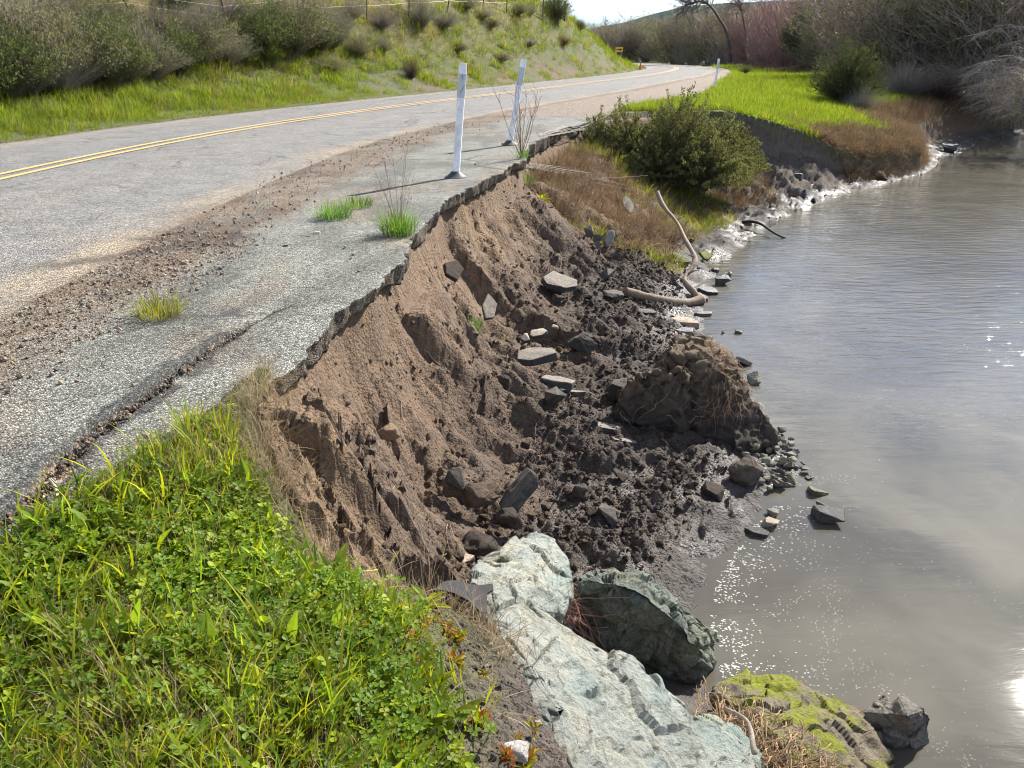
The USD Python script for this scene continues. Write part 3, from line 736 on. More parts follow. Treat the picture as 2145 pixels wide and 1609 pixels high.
def boulder(rim, base_drop, size, amps, seed, shrink=0.9, extra=(), soften=4):
    w = w3(rim)
    c = w.mean(0)
    lo = c + (w - c) * [shrink, shrink, 0.25]; lo[:, 2] = w[:, 2].min() - base_drop
    pts = np.vstack([w, lo] + ([w3(extra)] if len(extra) else []))
    m = refine(hull_of(pts), size, soften)
    return roughen(m, amps, seed)


AMP = [(0.45, 0.045, 'n'), (0.34, 0.014, 'f'), (0.15, 0.005, 'f'), (0.11, 0.008, 'r'), (0.045, 0.006, 'n')]
BG = 'green serpentine boulders below the grass bank'
b1 = boulder([(978, 1221, -0.98), (1010, 1165, -1.10), (1075, 1129, -1.18), (1124, 1111, -1.25), (1163, 1126, -1.30), (1193, 1172, -1.36), (1197, 1237, -1.30), (1180, 1285, -1.25), (1121, 1278, -1.02), (1060, 1262, -0.93), (1020, 1245, -0.92)], 0.45, 0.023, AMP, 3, 0.95)
tag(obj('boulder', b1, serp_look, None, (.335, .343, .318), smooth=35), 'pale green boulder with a flat tilted face, topmost boulder at the foot of the slip', 'boulder', BG)
b2 = boulder([(1219, 1217, -1.28), (1245, 1204, -1.30), (1275, 1198, -1.32), (1317, 1198, -1.36), (1359, 1208, -1.42), (1398, 1234, -1.48), (1440, 1275, -1.55), (1490, 1312, -1.75), (1498, 1355, -1.9)], 0.5, 0.023,
             [(0.4, 0.06, 'n'), (0.24, 0.02, 'f'), (0.11, 0.008, 'f'), (0.14, 0.03, 'r'), (0.045, 0.012, 'n')], 5, 0.95, [(1290, 1225, -1.14), (1385, 1275, -1.27), (1210, 1262, -1.45), (1250, 1330, -1.75), (1290, 1378, -1.95), (1360, 1425, -2.05), (1440, 1472, -2.15), (1494, 1420, -2.1), (1470, 1350, -1.55)])
tag(obj('boulder', b2, serp_look, None, (.17, .185, .16), smooth=35), 'craggy dark green boulder with a shaded front, standing at the water edge', 'boulder', BG)
b3 = boulder([(1022, 1248, -0.62), (1052, 1253, -0.66), (1085, 1253, -0.70), (1111, 1260, -0.74), (1140, 1292, -0.80), (1202, 1351, -0.86), (1242, 1374, -0.90), (1284, 1374, -0.95), (1340, 1397, -1.0), (1398, 1452, -1.02), (1441, 1505, -1.03), (1522, 1544, -1.1), (1565, 1570, -1.12), (1640, 1680, -1.15), (1400, 1850, -0.7), (1230, 1780, -0.56), (1193, 1602, -0.56), (1170, 1505, -0.56), (1085, 1400, -0.57), (1046, 1328, -0.58), (1016, 1285, -0.60)], 0.7, 0.022,
             [(0.55, 0.06, 'n'), (0.38, 0.016, 'f'), (0.16, 0.006, 'f'), (0.12, 0.010, 'r'), (0.045, 0.007, 'n')], 8, 0.98)
tag(obj('boulder', b3, serp_look, None, (.36, .366, .34), smooth=35), 'large long pale green boulder running down to the bottom edge beside bare soil', 'boulder', BG)
b4 = boulder([(1463, 1505, -1.30), (1490, 1506, -1.32), (1550, 1519, -1.38), (1590, 1560, -1.38), (1606, 1602, -1.34), (1560, 1600, -1.25), (1500, 1545, -1.25)], 0.3, 0.016, AMP, 11)
tag(obj('boulder', b4, serp_look, None, (.28, .32, .29), smooth=35), 'small green boulder half hidden between the long boulder and the dead vines', 'boulder', BG)
b5 = boulder([(1497, 1447, -1.72), (1521, 1430, -1.80), (1563, 1409, -1.86), (1615, 1413, -1.86), (1660, 1423, -1.86), (1723, 1451, -1.86), (1765, 1479, -1.88), (1813, 1499, -1.92), (1830, 1535, -1.92), (1860, 1585, -1.92), (1850, 1660, -1.85), (1700, 1680, -1.5), (1640, 1560, -1.48), (1560, 1490, -1.55)], 0.5, 0.022, [(0.4, 0.035, 'n'), (0.2, 0.014, 'f'), (0.12, 0.025, 'r'), (0.05, 0.012, 'n')], 14, 0.97)
tag(obj('boulder', b5, mossy_look, None, (.20, .165, .115), smooth=35), 'boulder with yellow-green moss on its sloping top, at the water edge', 'boulder')
b6 = boulder([(1812, 1492, -1.86), (1831, 1468, -1.84), (1845, 1455, -1.84), (1883, 1466, -1.78), (1921, 1475, -1.76), (1942, 1485, -1.78), (1950, 1503, -1.84), (1946, 1540, -1.95)], 0.35, 0.014, [(0.3, 0.03, 'n'), (0.16, 0.016, 'f'), (0.08, 0.018, 'r'), (0.03, 0.006, 'n')], 17, 0.95, [(1820, 1500, -2.0), (1870, 1560, -2.08), (1905, 1580, -2.1), (1938, 1565, -2.1), (1900, 1500, -1.74)])
tag(obj('boulder', b6, grey_look, None, (.15, .135, .115), smooth=35), 'dark brown boulder standing alone in the water', 'boulder')


def fragment(kind, seed, w, h, thick):
    r = np.random.default_rng(seed)
    if kind == 'slab':
        k = r.integers(5, 8)
        a = np.sort(r.random(k) * 0.6 + np.arange(k)) / k * 2 * np.pi
        rad = 0.5 * (0.78 + 0.35 * r.random(k))
        p = np.c_[np.cos(a) * rad * w, np.sin(a) * rad * h]
        pts = np.vstack([np.c_[p * 0.97, np.full(k, thick / 2) + r.normal(size=k) * thick * 0.07], np.c_[p * (0.85 + 0.2 * r.random(k))[:, None], np.full(k, -thick / 2)]])
    else:
        n = 22 if kind == 'clod' else 11
        q = r.normal(size=(n, 3)); q /= np.linalg.norm(q, axis=1, keepdims=True)
        if kind == 'block':
            q = np.sign(q) * np.abs(q) ** 0.55
        pts = q * np.array([w, h, thick]) * 0.5 * (0.8 + 0.3 * r.random((n, 1)))
    m = refine(hull_of(pts), max(w, h) / (9 if w < 0.16 else 14), 1 if kind != 'clod' else 3)
    k = max(w, h)
    a = {'slab': [(k * .3, k * .018, 'n'), (k * .1, k * .010, 'n')], 'block': [(k * .35, k * .035, 'n'), (k * .12, k * .016, 'r')], 'clod': [(k * .4, k * .06, 'n'), (k * .16, k * .04, 'r'), (k * .07, k * .015, 'n')]}[kind]
    return roughen(m, a, seed)


ASPH, DKA, GRY, PAL, TANC, DRK, WET, MOS = (.125, .108, .09), (.052, .045, .038), (.15, .145, .13), (.25, .215, .17), (.125, .09, .064), (.068, .052, .04), (.05, .044, .038), (.10, .10, .04)
# kind, centre x, y, width, height in the photograph, colour, material, tilt, label
PIECES = [
    ('slab', 1170, 588, 74, 50, ASPH, 'b', (18, 12), 'tilted pale-topped asphalt slab lying highest on the debris below the second post'),
    ('block', 1169, 621, 32, 26, DRK, 's', (5, 20), 'dark lump just below the highest tilted asphalt slab'),
    ('slab', 1117, 745, 92, 40, ASPH, 'b', (8, -4), 'wide grey asphalt slab with a flat top in the middle of the debris'),
    ('slab', 1128, 698, 36, 26, PAL, 'b', (20, -10), 'small pale asphalt piece above the wide flat slab'),
    ('block', 1161, 685, 20, 14, PAL, 'g', (0, 0), 'little pale stone up-slope from the dark pointed block'),
    ('slab', 1101, 709, 20, 20, PAL, 'b', (35, -20), 'thin pale splinter leaning left of the small pale asphalt piece'),
    ('block', 1218, 718, 50, 44, DKA, 'b', (10, 30), 'dark pointed asphalt block above the mound'),
    ('slab', 1025, 640, 36, 60, ASPH, 'b', (40, 15), 'grey slab leaning on the slope beside the fern-like plant'),
    ('slab', 950, 566, 52, 54, DRK, 's', (40, 25), 'dark slab sunk into the upper scarp'),
    ('slab', 1172, 800, 72, 32, ASPH, 'b', (-6, 10), 'cracked flat asphalt slab left of the mound'),
    ('slab', 1203, 822, 46, 22, ASPH, 'b', (-12, 0), 'smaller flat asphalt plate overlapping the cracked flat slab'),
    ('block', 1160, 838, 48, 62, DKA, 'b', (20, -25), 'steep black asphalt block under the cracked flat slab'),
    ('slab', 1270, 895, 72, 34, ASPH, 'b', (-4, 6), 'grey asphalt slab at the left foot of the mound'),
    ('slab', 1303, 922, 56, 32, ASPH, 'b', (-8, 10), 'grey asphalt slab just below the one at the mound foot'),
    ('clod', 1055, 803, 46, 48, DRK, 's', (0, 0), 'brown clod under the left end of the wide flat slab'),
    ('block', 961, 1004, 52, 50, DKA, 'b', (0, 20), 'black block beside the largest clod'),
    ('clod', 1005, 1030, 84, 64, TANC, 's', (0, 0), 'largest brown clod in the middle of the slip'),
    ('clod', 1061, 1085, 62, 54, DRK, 's', (0, 0), 'round dark clod between the largest clod and the pale boulder'),
    ('slab', 1086, 1022, 44, 100, DKA, 'b', (66, 50), 'upright asphalt slab with a pale edge, beside the largest clod'),
    ('block', 745, 998, 62, 46, (.11, .10, .09), 'b', (10, 0), 'grey block half buried in the tan soil'),
    ('clod', 768, 1062, 46, 48, (.27, .185, .12), 's', (0, 0), 'upper of two cracked tan clods below the half-buried grey block'),
    ('clod', 782, 1098, 46, 44, (.25, .17, .11), 's', (0, 0), 'lower of two cracked tan clods below the half-buried grey block'),
    ('block', 854, 1146, 48, 30, (.16, .14, .12), 'g', (0, 10), 'grey-brown stone above the fresh rosettes at the slip foot'),
    ('block', 800, 1160, 46, 40, (.26, .185, .125), 's', (0, 5), 'tan soil block at the bottom left of the slip'),
    ('block', 826, 1184, 36, 24, (.25, .18, .12), 's', (0, 0), 'smaller tan block under the bottom left soil block'),
    ('slab', 958, 1172, 62, 32, (.26, .20, .15), 'b', (12, 0), 'tan-dusted slab leaning left of the topmost green boulder'),
    ('clod', 1000, 1135, 92, 46, DRK, 's', (0, 0), 'broad dark clod directly behind the topmost green boulder'),
    ('clod', 700, 949, 24, 20, (.27, .19, .125), 's', (0, 0), 'small tan lump alone on the upper left of the slip'),
    ('clod', 812, 905, 52, 44, (.27, .19, .125), 's', (0, 0), 'rounded tan lump standing out of the middle of the slope'),
    ('block', 1292, 815, 50, 46, DKA, 'b', (15, 10), 'black block wedged against the left side of the mound'),
    ('block', 1216, 1026, 38, 36, DKA, 'b', (0, 0), 'black block in the mud left of the shiny flat'),
    ('block', 1265, 1082, 54, 44, DKA, 'b', (0, 15), 'larger black block in the mud nearest the boulders'),
    ('block', 1299, 993, 36, 34, DRK, 's', (0, 0), 'brown block below the two slabs at the mound foot'),
    ('block', 1492, 1030, 52, 42, DRK, 's', (0, 12), 'dark soil block below the mound by the cobbles'),
    ('clod', 1560, 990, 72, 74, (.115, .09, .07), 's', (0, 0), 'rooty brown lump between the mound and the cobble pile'),
    ('block', 1612, 1094, 40, 22, (.27, .22, .16), 'w', (0, 0), 'pale tan wet stone at the tip of the mud spit'),
    ('block', 1615, 1075, 28, 20, (.15, .13, .10), 'w', (0, 0), 'brown wet stone above the pale tan stone on the mud spit'),
    ('slab', 1586, 1113, 50, 24, WET, 'w', (5, 0), 'black wet slab beside the pale tan stone on the mud spit'),
    ('block', 1712, 1027, 40, 22, (.10, .085, .05), 'w', (0, 0), 'flat olive rock in the shallows beyond the cobble pile'),
    ('block', 1719, 1061, 28, 18, WET, 'w', (0, 0), 'small black rock touching the larger rock in the shallows'),
    ('block', 1732, 1082, 66, 32, WET, 'w', (0, 0), 'largest black rock standing in the shallows with foam around'),
    ('block', 1696, 1001, 18, 10, WET, 'w', (0, 0), 'smallest black rock in the shallows by the cobble pile'),
    ('slab', 1556, 756, 42, 34, (.16, .145, .12), 'g', (-15, 25), 'upper of two grey rocks sticking out behind the mound over the water'),
    ('block', 1578, 795, 34, 36, (.19, .17, .14), 'g', (0, 15), 'lower of two grey rocks sticking out behind the mound over the water'),
    ('block', 1546, 696, 18, 11, WET, 'w', (0, 0), 'black pebble out in the water behind the mound'),
    ('block', 1516, 697, 11, 8, WET, 'w', (0, 0), 'tiny black pebble at the water edge behind the mound'),
    ('slab', 1432, 674, 70, 22, (.36, .29, .21), 'g', (4, 0), 'pale tan flat slab at the water edge above the mound'),
    ('slab', 1436, 694, 50, 16, (.15, .14, .125), 'w', (4, 0), 'grey wet slab between the pale tan slab and the mound'),
    ('slab', 1473, 658, 38, 14, (.11, .10, .085), 'w', (0, 0), 'thin slab lying in the water off the pale tan slab'),
    ('block', 1471, 628, 24, 16, WET, 'w', (0, 0), 'dark wet rock at the end of the fallen log'),
    ('slab', 1481, 608, 48, 30, WET, 'w', (10, 10), 'wet black slab with a shining top by the foot of the bent branch'),
    ('block', 1512, 590, 34, 24, WET, 'w', (15, 0), 'black block standing in the water off the bent branch'),
    ('block', 1525, 576, 18, 18, (.13, .12, .10), 'w', (20, 0), 'grey pointed stone behind the black block in the water'),
    ('slab', 1424, 543, 46, 28, MOS, 'g', (22, 20), 'mossy dark slab propped left of the bent branch'),
    ('slab', 1478, 535, 30, 26, (.15, .16, .03), 'g', (25, 10), 'mossy yellow-green slab right of the bent branch'),
    ('block', 1338, 536, 24, 14, (.22, .21, .19), 'g', (0, 0), 'pale stone at the lower edge of the brown grass'),
    ('slab', 1314, 430, 32, 38, (.24, .24, .22), 'g', (45, 15), 'grey slab standing in the brown grass'),
    ('block', 1233, 484, 24, 32, (.13, .115, .10), 'g', (30, 0), 'leftmost of the broken stones piled under the brown grass'),
    ('block', 1252, 496, 20, 34, (.12, .11, .095), 'g', (20, 0), 'middle one of the broken stones piled under the brown grass'),
    ('slab', 1274, 500, 24, 46, (.17, .16, .14), 'g', (60, 30), 'upright grey stone, rightmost of the pile under the brown grass'),
    ('block', 1247, 516, 24, 20, (.12, .105, .09), 'g', (0, 0), 'lowest of the broken stones piled under the brown grass'),
    ('block', 1268, 576, 36, 32, DKA, 'b', (10, 0), 'dark block up-slope from the fallen log'),
    ('block', 1281, 621, 42, 28, DKA, 'b', (0, 10), 'black block touching the left end of the fallen log'),
    ('slab', 1358, 653, 46, 20, WET, 'w', (5, 0), 'wet grey rock below the fallen log'),
    ('block', 1700, 398, 26, 22, WET, 'w', (0, 0), 'black block in the shining mud under the far earth cliff'),
    ('block', 1668, 372, 26, 18, WET, 'w', (10, 0), 'dark slab higher in the shining mud under the far earth cliff'),
    ('clod', 1842, 370, 36, 24, (.10, .07, .045), 's', (0, 0), 'brown rooty lump at the water under the overhanging grass'),
    ('block', 1985, 312, 28, 20, WET, 'w', (0, 0), 'black rock on the far mud flat'),
]
MATK = {'b': broken_look, 's': soil_look, 'g': grey_look, 'w': wetrock_look}
NAMEK = {'b': ('asphalt_chunk', 'asphalt chunk'), 's': ('soil_clod', 'soil clod'), 'g': ('stone', 'stone'), 'w': ('shore_rock', 'rock')}
hp = hit([p[1] for p in PIECES], [p[2] + 0.25 * p[4] for p in PIECES])
for k, (kind, cx, cy, w, h, c, mk, tl, lab) in enumerate(PIECES):
    b = hp[k].copy()
    if b[2] < -2.0:
        b = at(cx, cy + 0.2 * h, -2.0)
    dist = np.linalg.norm(b - [0, 0, HC]); ppm = F / dist
    W_ = w / ppm
    elev = (HC - b[2]) / dist
    if kind == 'slab':
        H_, th = W_ * np.clip(h / w, .5, 1.6), max(0.05, 0.20 * W_)
        if tl[0] > 50: H_, th = h / ppm, 0.09
    else:
        H_, th = W_ * 0.8, np.clip(h / ppm * 0.95, 0.35 * W_, 1.3 * W_)
    if mk == 'b': W_, H_ = W_ * 1.15, H_ * 1.15
    m = fragment(kind, 100 + k, W_, H_, th)
    m.apply_transform(trimesh.transformations.euler_matrix(math.radians(tl[0]), math.radians(tl[1]), rng.uniform(-0.5, 0.5), 'sxyz'))
    z0 = m.bounds[0, 2]
    hgt = m.bounds[1, 2] - z0
    t_ = thing(NAMEK[mk][0], lab, NAMEK[mk][1], b + [0, 0, -z0 - 0.22 * hgt])
    cc = np.array(c)
    nz = m.vertex_normals[:, 2]
    tc = cc * (1 + 0.0 * nz[:, None])
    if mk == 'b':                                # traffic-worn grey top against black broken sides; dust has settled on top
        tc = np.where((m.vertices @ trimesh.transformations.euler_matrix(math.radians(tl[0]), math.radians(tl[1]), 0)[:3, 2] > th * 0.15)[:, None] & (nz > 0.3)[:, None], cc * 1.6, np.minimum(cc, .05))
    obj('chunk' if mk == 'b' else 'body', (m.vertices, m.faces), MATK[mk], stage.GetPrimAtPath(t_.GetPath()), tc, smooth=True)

# cobbles heaped at the waterside foot of the mound
poly = Polygon([(1592, 905), (1640, 905), (1664, 930), (1692, 985), (1660, 1012), (1610, 1030), (1560, 1000), (1560, 965)])
cand = []
rc_ = np.random.default_rng(44)
while len(cand) < 52:
    p = rc_.uniform([1555, 900], [1695, 1032])
    if contains_xy(poly, *p) and all(np.hypot(*(p - c)) > 11.5 for c in cand):
        cand.append(p)
cand = np.array(sorted(cand, key=lambda p: p[1]))
hc = hit(cand[:, 0], cand[:, 1])
for k, p in enumerate(cand):
    b = hc[k]
    if b[2] < -1.99: b = at(p[0], p[1], -1.99)
    sz = rc_.uniform(0.06, 0.125)
    m = fragment('block' if k % 3 else 'clod', 300 + k, sz, sz * rc_.uniform(.65, .9), sz * rc_.uniform(.55, .85))
    m.apply_transform(trimesh.transformations.euler_matrix(*rc_.uniform(-.6, .6, 3)))
    c = np.array([.20, .18, .145]) * rc_.uniform(.6, 1.25) * (1 - 0.15 * rc_.random(3))
    o = obj('cobble', (m.vertices + b + [0, 0, sz * 0.35], m.faces), grey_look, None, c, smooth=True)
    tag(o, 'grey-brown cobble in the heap at the waterside foot of the mound', 'cobble', 'cobbles heaped at the foot of the mound')

# scattered bigger stones on the shoulder
STN = [(620, 650 / 1 - 0, 0)]
for k, (cx, cy, w, c, lab) in enumerate([
        (208, 725, 20, (.42, .38, .33), 'whitish stone on the gravel strip below the grass tuft'), (260, 722, 22, (.26, .15, .10), 'reddish-brown stone right of the whitish stone on the gravel strip'),
        (287, 738, 13, (.33, .28, .24), 'small tan stone by the edge of the gravel strip, alone on bare chips'), (388, 551, 24, (.35, .27, .20), 'pale brown stone at the upper edge of the gravel strip'), (350, 555, 14, (.38, .31, .24), 'small pale stone left of the pale brown stone'),
        (457, 545, 12, (.16, .09, .06), 'dark red pebble on the gravel strip'), (600, 515, 14, (.17, .09, .06), 'dark red stone in the gravel above the scarp edge'), (432, 617, 10, (.10, .09, .08), 'black pebble right of the yellow-green tuft'),
        (46, 868, 18, (.20, .11, .08), 'brown stone on the near gravel strip'), (18, 842, 20, (.22, .19, .16), 'grey stone at the left edge on the gravel strip'), (150, 853, 12, (.12, .11, .10), 'black pebble on the chips above the crack'), (118, 1012, 22, (.45, .40, .34), 'pale pebble in the crack beside the curled root'),
        (8, 990, 16, (.24, .14, .10), 'reddish pebble at the left edge near the crack'), (665, 489, 18, (.42, .37, .31), 'pale flat stone below the twin green tufts'), (645, 495, 12, (.12, .10, .08), 'dark pebble left of the pale flat stone'), (1128, 1512, 18, (.33, .33, .31), 'grey pebble on the bare soil beside the long boulder'),
        (1080, 1565, 60, (.50, .47, .43), 'white stone among red-leaved weeds at the bottom edge')]):
    b = hit(cx, cy + w * .25)[0]
    ppm = F / np.linalg.norm(b - [0, 0, HC]); sz = w / ppm
    m = fragment('block', 500 + k, sz, sz * .8, sz * .55)
    o = obj('loose_stone', (m.vertices + b + [0, 0, sz * .15], m.faces), grey_look, None, c, smooth=True)
    tag(o, lab, 'stone')

# ------------------------------------------------------------------ soil mound left standing at the water edge
def ymany(l):
    return np.array([at_y(*p) for p in l])


top = ymany([(1412, 704, 7.35), (1453, 698, 7.4), (1484, 706, 7.4), (1525, 735, 7.3), (1440, 742, 6.78), (1400, 738, 6.85), (1500, 765, 6.75), (1548, 778, 6.85)])
ring1 = np.vstack([top, ymany([(1578, 850, 6.75), (1560, 935, 6.42), (1480, 925, 6.5), (1400, 880, 6.7), (1370, 810, 6.85)]), np.array([(2.3, 7.9, -2.1), (1.5, 7.9, -2.0), (2.45, 7.2, -2.1), (2.2, 6.7, -2.15)])])
ring2 = np.vstack([ymany([(1325, 788, 6.72), (1350, 778, 6.78), (1400, 772, 6.72), (1440, 780, 6.62), (1312, 812, 6.7), (1292, 865, 6.62), (1330, 885, 6.58), (1430, 905, 6.5)]), np.array([(1.2, 7.4, -2.0), (1.9, 7.3, -2.0), (1.05, 6.8, -2.0), (1.75, 6.55, -2.05)])])
ring3 = np.vstack([ymany([(1560, 800, 6.9), (1590, 862, 6.7), (1628, 905, 6.5), (1600, 930, 6.4), (1540, 945, 6.3), (1545, 880, 6.6)]), np.array([(2.0, 7.2, -2.1), (2.6, 7.1, -2.1), (2.55, 6.4, -2.15), (1.9, 6.3, -2.1)])])
from manifold3d import Manifold, Mesh as MMesh


def to_man(m):
    return Manifold(MMesh(np.asarray(m.vertices, np.float32), np.asarray(m.faces, np.uint32)))


md = (to_man(hull_of(ring1)) + to_man(hull_of(ring2)) + to_man(hull_of(ring3))).refine_to_length(0.022).to_mesh()
mound = trimesh.Trimesh(md.vert_properties[:, :3], md.tri_verts, process=True)
trimesh.smoothing.filter_taubin(mound, lamb=0.5, nu=0.3, iterations=3)
roughen(mound, [(0.40, 0.06, 'n'), (0.16, 0.022, 'f'), (0.10, 0.025, 'r'), (0.04, 0.010, 'n')], 21)
# shrinkage cracks
vp = mound.vertices
cells = np.random.default_rng(5).uniform(vp.min(0), vp.max(0), (420, 3))
dd, _ = cKDTree(cells).query(vp * 1.0, k=2)
mound.vertices = vp - mound.vertex_normals * (0.05 * sstep(0.030, 0.0, dd[:, 1] - dd[:, 0]) * sstep(-1.65, -1.35, vp[:, 2]))[:, None]
mz = mound.vertices[:, 2]
mc = mix3(np.broadcast_to(np.array([.065, .052, .042]), (len(mz), 3)), np.array([.15, .115, .078]), sstep(-1.75, -1.25, mz))
mo = thing('soil_mound', 'steep cracked mound of dark soil hung with roots at the water edge', 'soil mound', (0, 0, 0))
obj('soil', (mound.vertices, mound.faces), soil_look, mo, mc, smooth=True)


def tube(points, radii, sides=5):
    p = np.asarray(points, float)
    n = len(p)
    r = np.broadcast_to(np.asarray(radii, float), (n,))
    t = np.gradient(p, axis=0); t /= np.linalg.norm(t, axis=1, keepdims=True) + 1e-12
    ref = np.array([0, 0, 1.0]) if abs(t[:, 2]).mean() < 0.8 else np.array([1.0, 0, 0])
    a = np.cross(t, ref); a /= np.linalg.norm(a, axis=1, keepdims=True) + 1e-12
    b = np.cross(t, a)
    an = np.arange(sides) * 2 * np.pi / sides
    v = p[:, None] + r[:, None, None] * (np.cos(an)[None, :, None] * a[:, None] + np.sin(an)[None, :, None] * b[:, None])
    i, j = np.meshgrid(np.arange(n - 1), np.arange(sides), indexing='ij')
    q = np.stack([i * sides + j, i * sides + (j + 1) % sides, (i + 1) * sides + (j + 1) % sides, (i + 1) * sides + j], -1).reshape(-1, 4)
    f = np.vstack([q[:, [0, 1, 2]], q[:, [0, 2, 3]]])
    v = np.vstack([v.reshape(-1, 3), p[:1], p[-1:]])
    k = np.arange(sides)
    f = np.vstack([f, np.stack([(k + 1) % sides, k, np.full(sides, n * sides)], 1), np.stack([(n - 1) * sides + k, (n - 1) * sides + (k + 1) % sides, np.full(sides, n * sides + 1)], 1)])
    return v, f


def join(parts):
    vs, fs, n = [], [], 0
    for v, f in parts:
        vs.append(v); fs.append(np.asarray(f) + n); n += len(v)
    return np.vstack(vs), np.vstack(fs)


wood_look = usdkit.material(stage, L('wood_look'), {
    'tint': ('attribute', {'attribute': 'tint'}), 'geo': ('geometry', {}),
    'n': ('noise_texture', {'scale': 28.0, 'detail': 6.0, 'roughness': 0.7}), 'r': ('rgb_ramp', {'ramp': [(0.3, (.5, .48, .45)), (0.5, (1, 1, 1)), (0.7, (1.35, 1.32, 1.28))]}),
    'm': ('mix', {'mix_type': 'multiply', 'fac': 1.0}), 'b': ('bump', {'distance': 0.01, 'strength': 0.8}), 'p': ('principled_bsdf', {'roughness': 0.8, 'specular_ior_level': 0.25}),
}, [('geo.position', 'n.vector'), ('n.fac', 'r.fac'), ('tint.color', 'm.color1'), ('r.color', 'm.color2'), ('m.color', 'p.base_color'), ('n.fac', 'b.height'), ('b.normal', 'p.normal')], surface='p.BSDF')

rr_ = np.random.default_rng(12)
ups = np.where((mound.vertex_normals[:, 2] > -0.2) & (mz > -1.75))[0]
roots = []
tr = cKDTree(mound.vertices)
for k in range(380):
    right = k % 4 < 3
    i = rr_.choice(ups)
    p = mound.vertices[i].copy()
    if right:
        c_ = ups[(mound.vertices[ups, 0] > 1.85) & (mound.vertices[ups, 2] > -1.6)]
        p = mound.vertices[rr_.choice(c_)].copy()
    pts = []
    d = np.array([rr_.normal() * .4, rr_.normal() * .4 - 0.2, -0.6])
    for q_ in range(int(rr_.integers(5, 12))):
        _, j = tr.query(p); nn = mound.vertex_normals[j]
        p = mound.vertices[j] * 0.7 + p * 0.3 + nn * rr_.uniform(0.004, 0.02)
        pts.append(p.copy())
        d = d + rr_.normal(size=3) * 0.35 + [0, 0, -0.12]
        d -= nn * (d @ nn) * 0.9; d /= np.linalg.norm(d)
        p = p + d * 0.035
    roots.append(tube(pts, np.linspace(rr_.uniform(.0012, .0034), .0008, len(pts)), 3))
tag(obj('roots', join(roots), wood_look, mo, (.34, .22, .13)), kind='stuff')

# ------------------------------------------------------------------ driftwood
def px_path(l, lift=0.0):
    """(px, py, metres forward, or None to lie on the ground)"""
    out = []
    for p in l:
        if p[2] is None:
            q = hit(p[0], p[1])[0]
            if q[2] < -2: q = at(p[0], p[1], -1.99)
            out.append(q + [0, 0, lift])
        else:
            out.append(at_y(*p))
    return np.array(out)


def limb(name, label, pts, r0, r1, tint, seed, cat='branch', sides=10, knots=0.18, parent=None):
    c, s_, L_ = smooth_curve(np.asarray(pts), 0.03)
    r = np.linspace(r0, r1, len(c)) * (1 + knots * (n2(s_ * 3.0, s_ * 0 + seed, 5) - 0.5) * 2)
    m = tri(*tube(c, r, sides))
    roughen(m, [(r0 * 2.5, r0 * .12, 'n'), (r0 * .8, r0 * .08, 'n')], seed)
    o = obj(name, (m.vertices, m.faces), wood_look, parent, tint, smooth=True)
    return tag(o, label, cat) if label else o


base = hit(1463, 630)[0]; yb = base[1]
db = limb('dead_branch', 'long bent bare branch rising from the water edge over the brown grass', [at_y(1463, 630, yb), at_y(1451, 610, yb + .1), at_y(1434, 588, yb + .3), at_y(1442, 570, yb + .5), at_y(1456, 545, yb + .75), at_y(1451, 529, yb + .95), at_y(1432, 495, yb + 1.5), at_y(1417, 464, yb + 2.0), at_y(1389, 430, yb + 2.6), at_y(1377, 401, yb + 2.9)], 0.042, 0.034, (.20, .15, .11), 3, knots=.35)
for (a_, b_, dy), (c_, d_, ey) in (((1417, 464, 2.0), (1432, 452, 2.1)), ((1455, 540, .8), (1441, 536, .85)), ((1440, 575, .45), (1462, 566, .4))):
    p0, p1 = at_y(a_, b_, yb + dy), at_y(c_, d_, yb + ey)
    obj('stub', tube([p0, (p0 + p1) / 2 + [0, 0, .02], p1], [.022, .016, .006], 6), wood_look, db, (.18, .13, .095), smooth=True)
limb('fallen_log', 'thick barkless log lying at the water edge below the bent branch', px_path([(1308, 618, None), (1364, 632, None), (1411, 641, None), (1445, 640, None), (1470, 634, None)], 0.05), 0.06, 0.07, (.15, .11, .078), 5, 'log', 12)
limb('drift_stick', 'black crooked stick reaching from the mud into the water', [at(1556, 466, -1.9), at(1591, 468, -1.84), at(1610, 480, -1.88), at(1625, 490, -1.92), at(1650, 501, -2.03)], 0.035, 0.022, (.03, .026, .022), 7, 'stick', 7)
limb('rotten_log', 'short dark rotten log lying in the brown grass', px_path([(1442, 419, None), (1462, 428, None), (1484, 438, None)], 0.06), 0.06, 0.05, (.045, .035, .028), 9, 'log', 8)
limb('curled_root', 'pale curled root lying across the asphalt crack beside the grass', px_path([(108, 1018, None), (118, 1030, None), (124, 1060, None), (126, 1100, None), (128, 1150, None)], 0.03), 0.007, 0.006, (.36, .30, .24), 11, 'root', 7)
limb('dry_twig', 'thin straight twig lying from the asphalt into the grass', px_path([(0, 1058, None), (60, 1070, None), (120, 1080, None), (165, 1083, None)], 0.02), 0.004, 0.003, (.34, .25, .19), 13, 'twig', 6)
limb('bone_root', 'small pale root end sticking out of the tan soil', px_path([(592, 1008, None), (615, 1012, None), (640, 1006, None), (650, 1004, None)], 0.02), 0.009, 0.014, (.46, .38, .28), 15, 'root', 7)
limb('dead_stick', 'grey stick lying over the dead vines at the small green boulder', [at(1518, 1483, -1.2), at(1545, 1496, -1.17), at(1562, 1508, -1.16), at(1574, 1535, -1.15), at(1578, 1565, -1.15), at(1583, 1590, -1.17)], 0.007, 0.011, (.20, .165, .135), 17, 'stick', 8, .5)

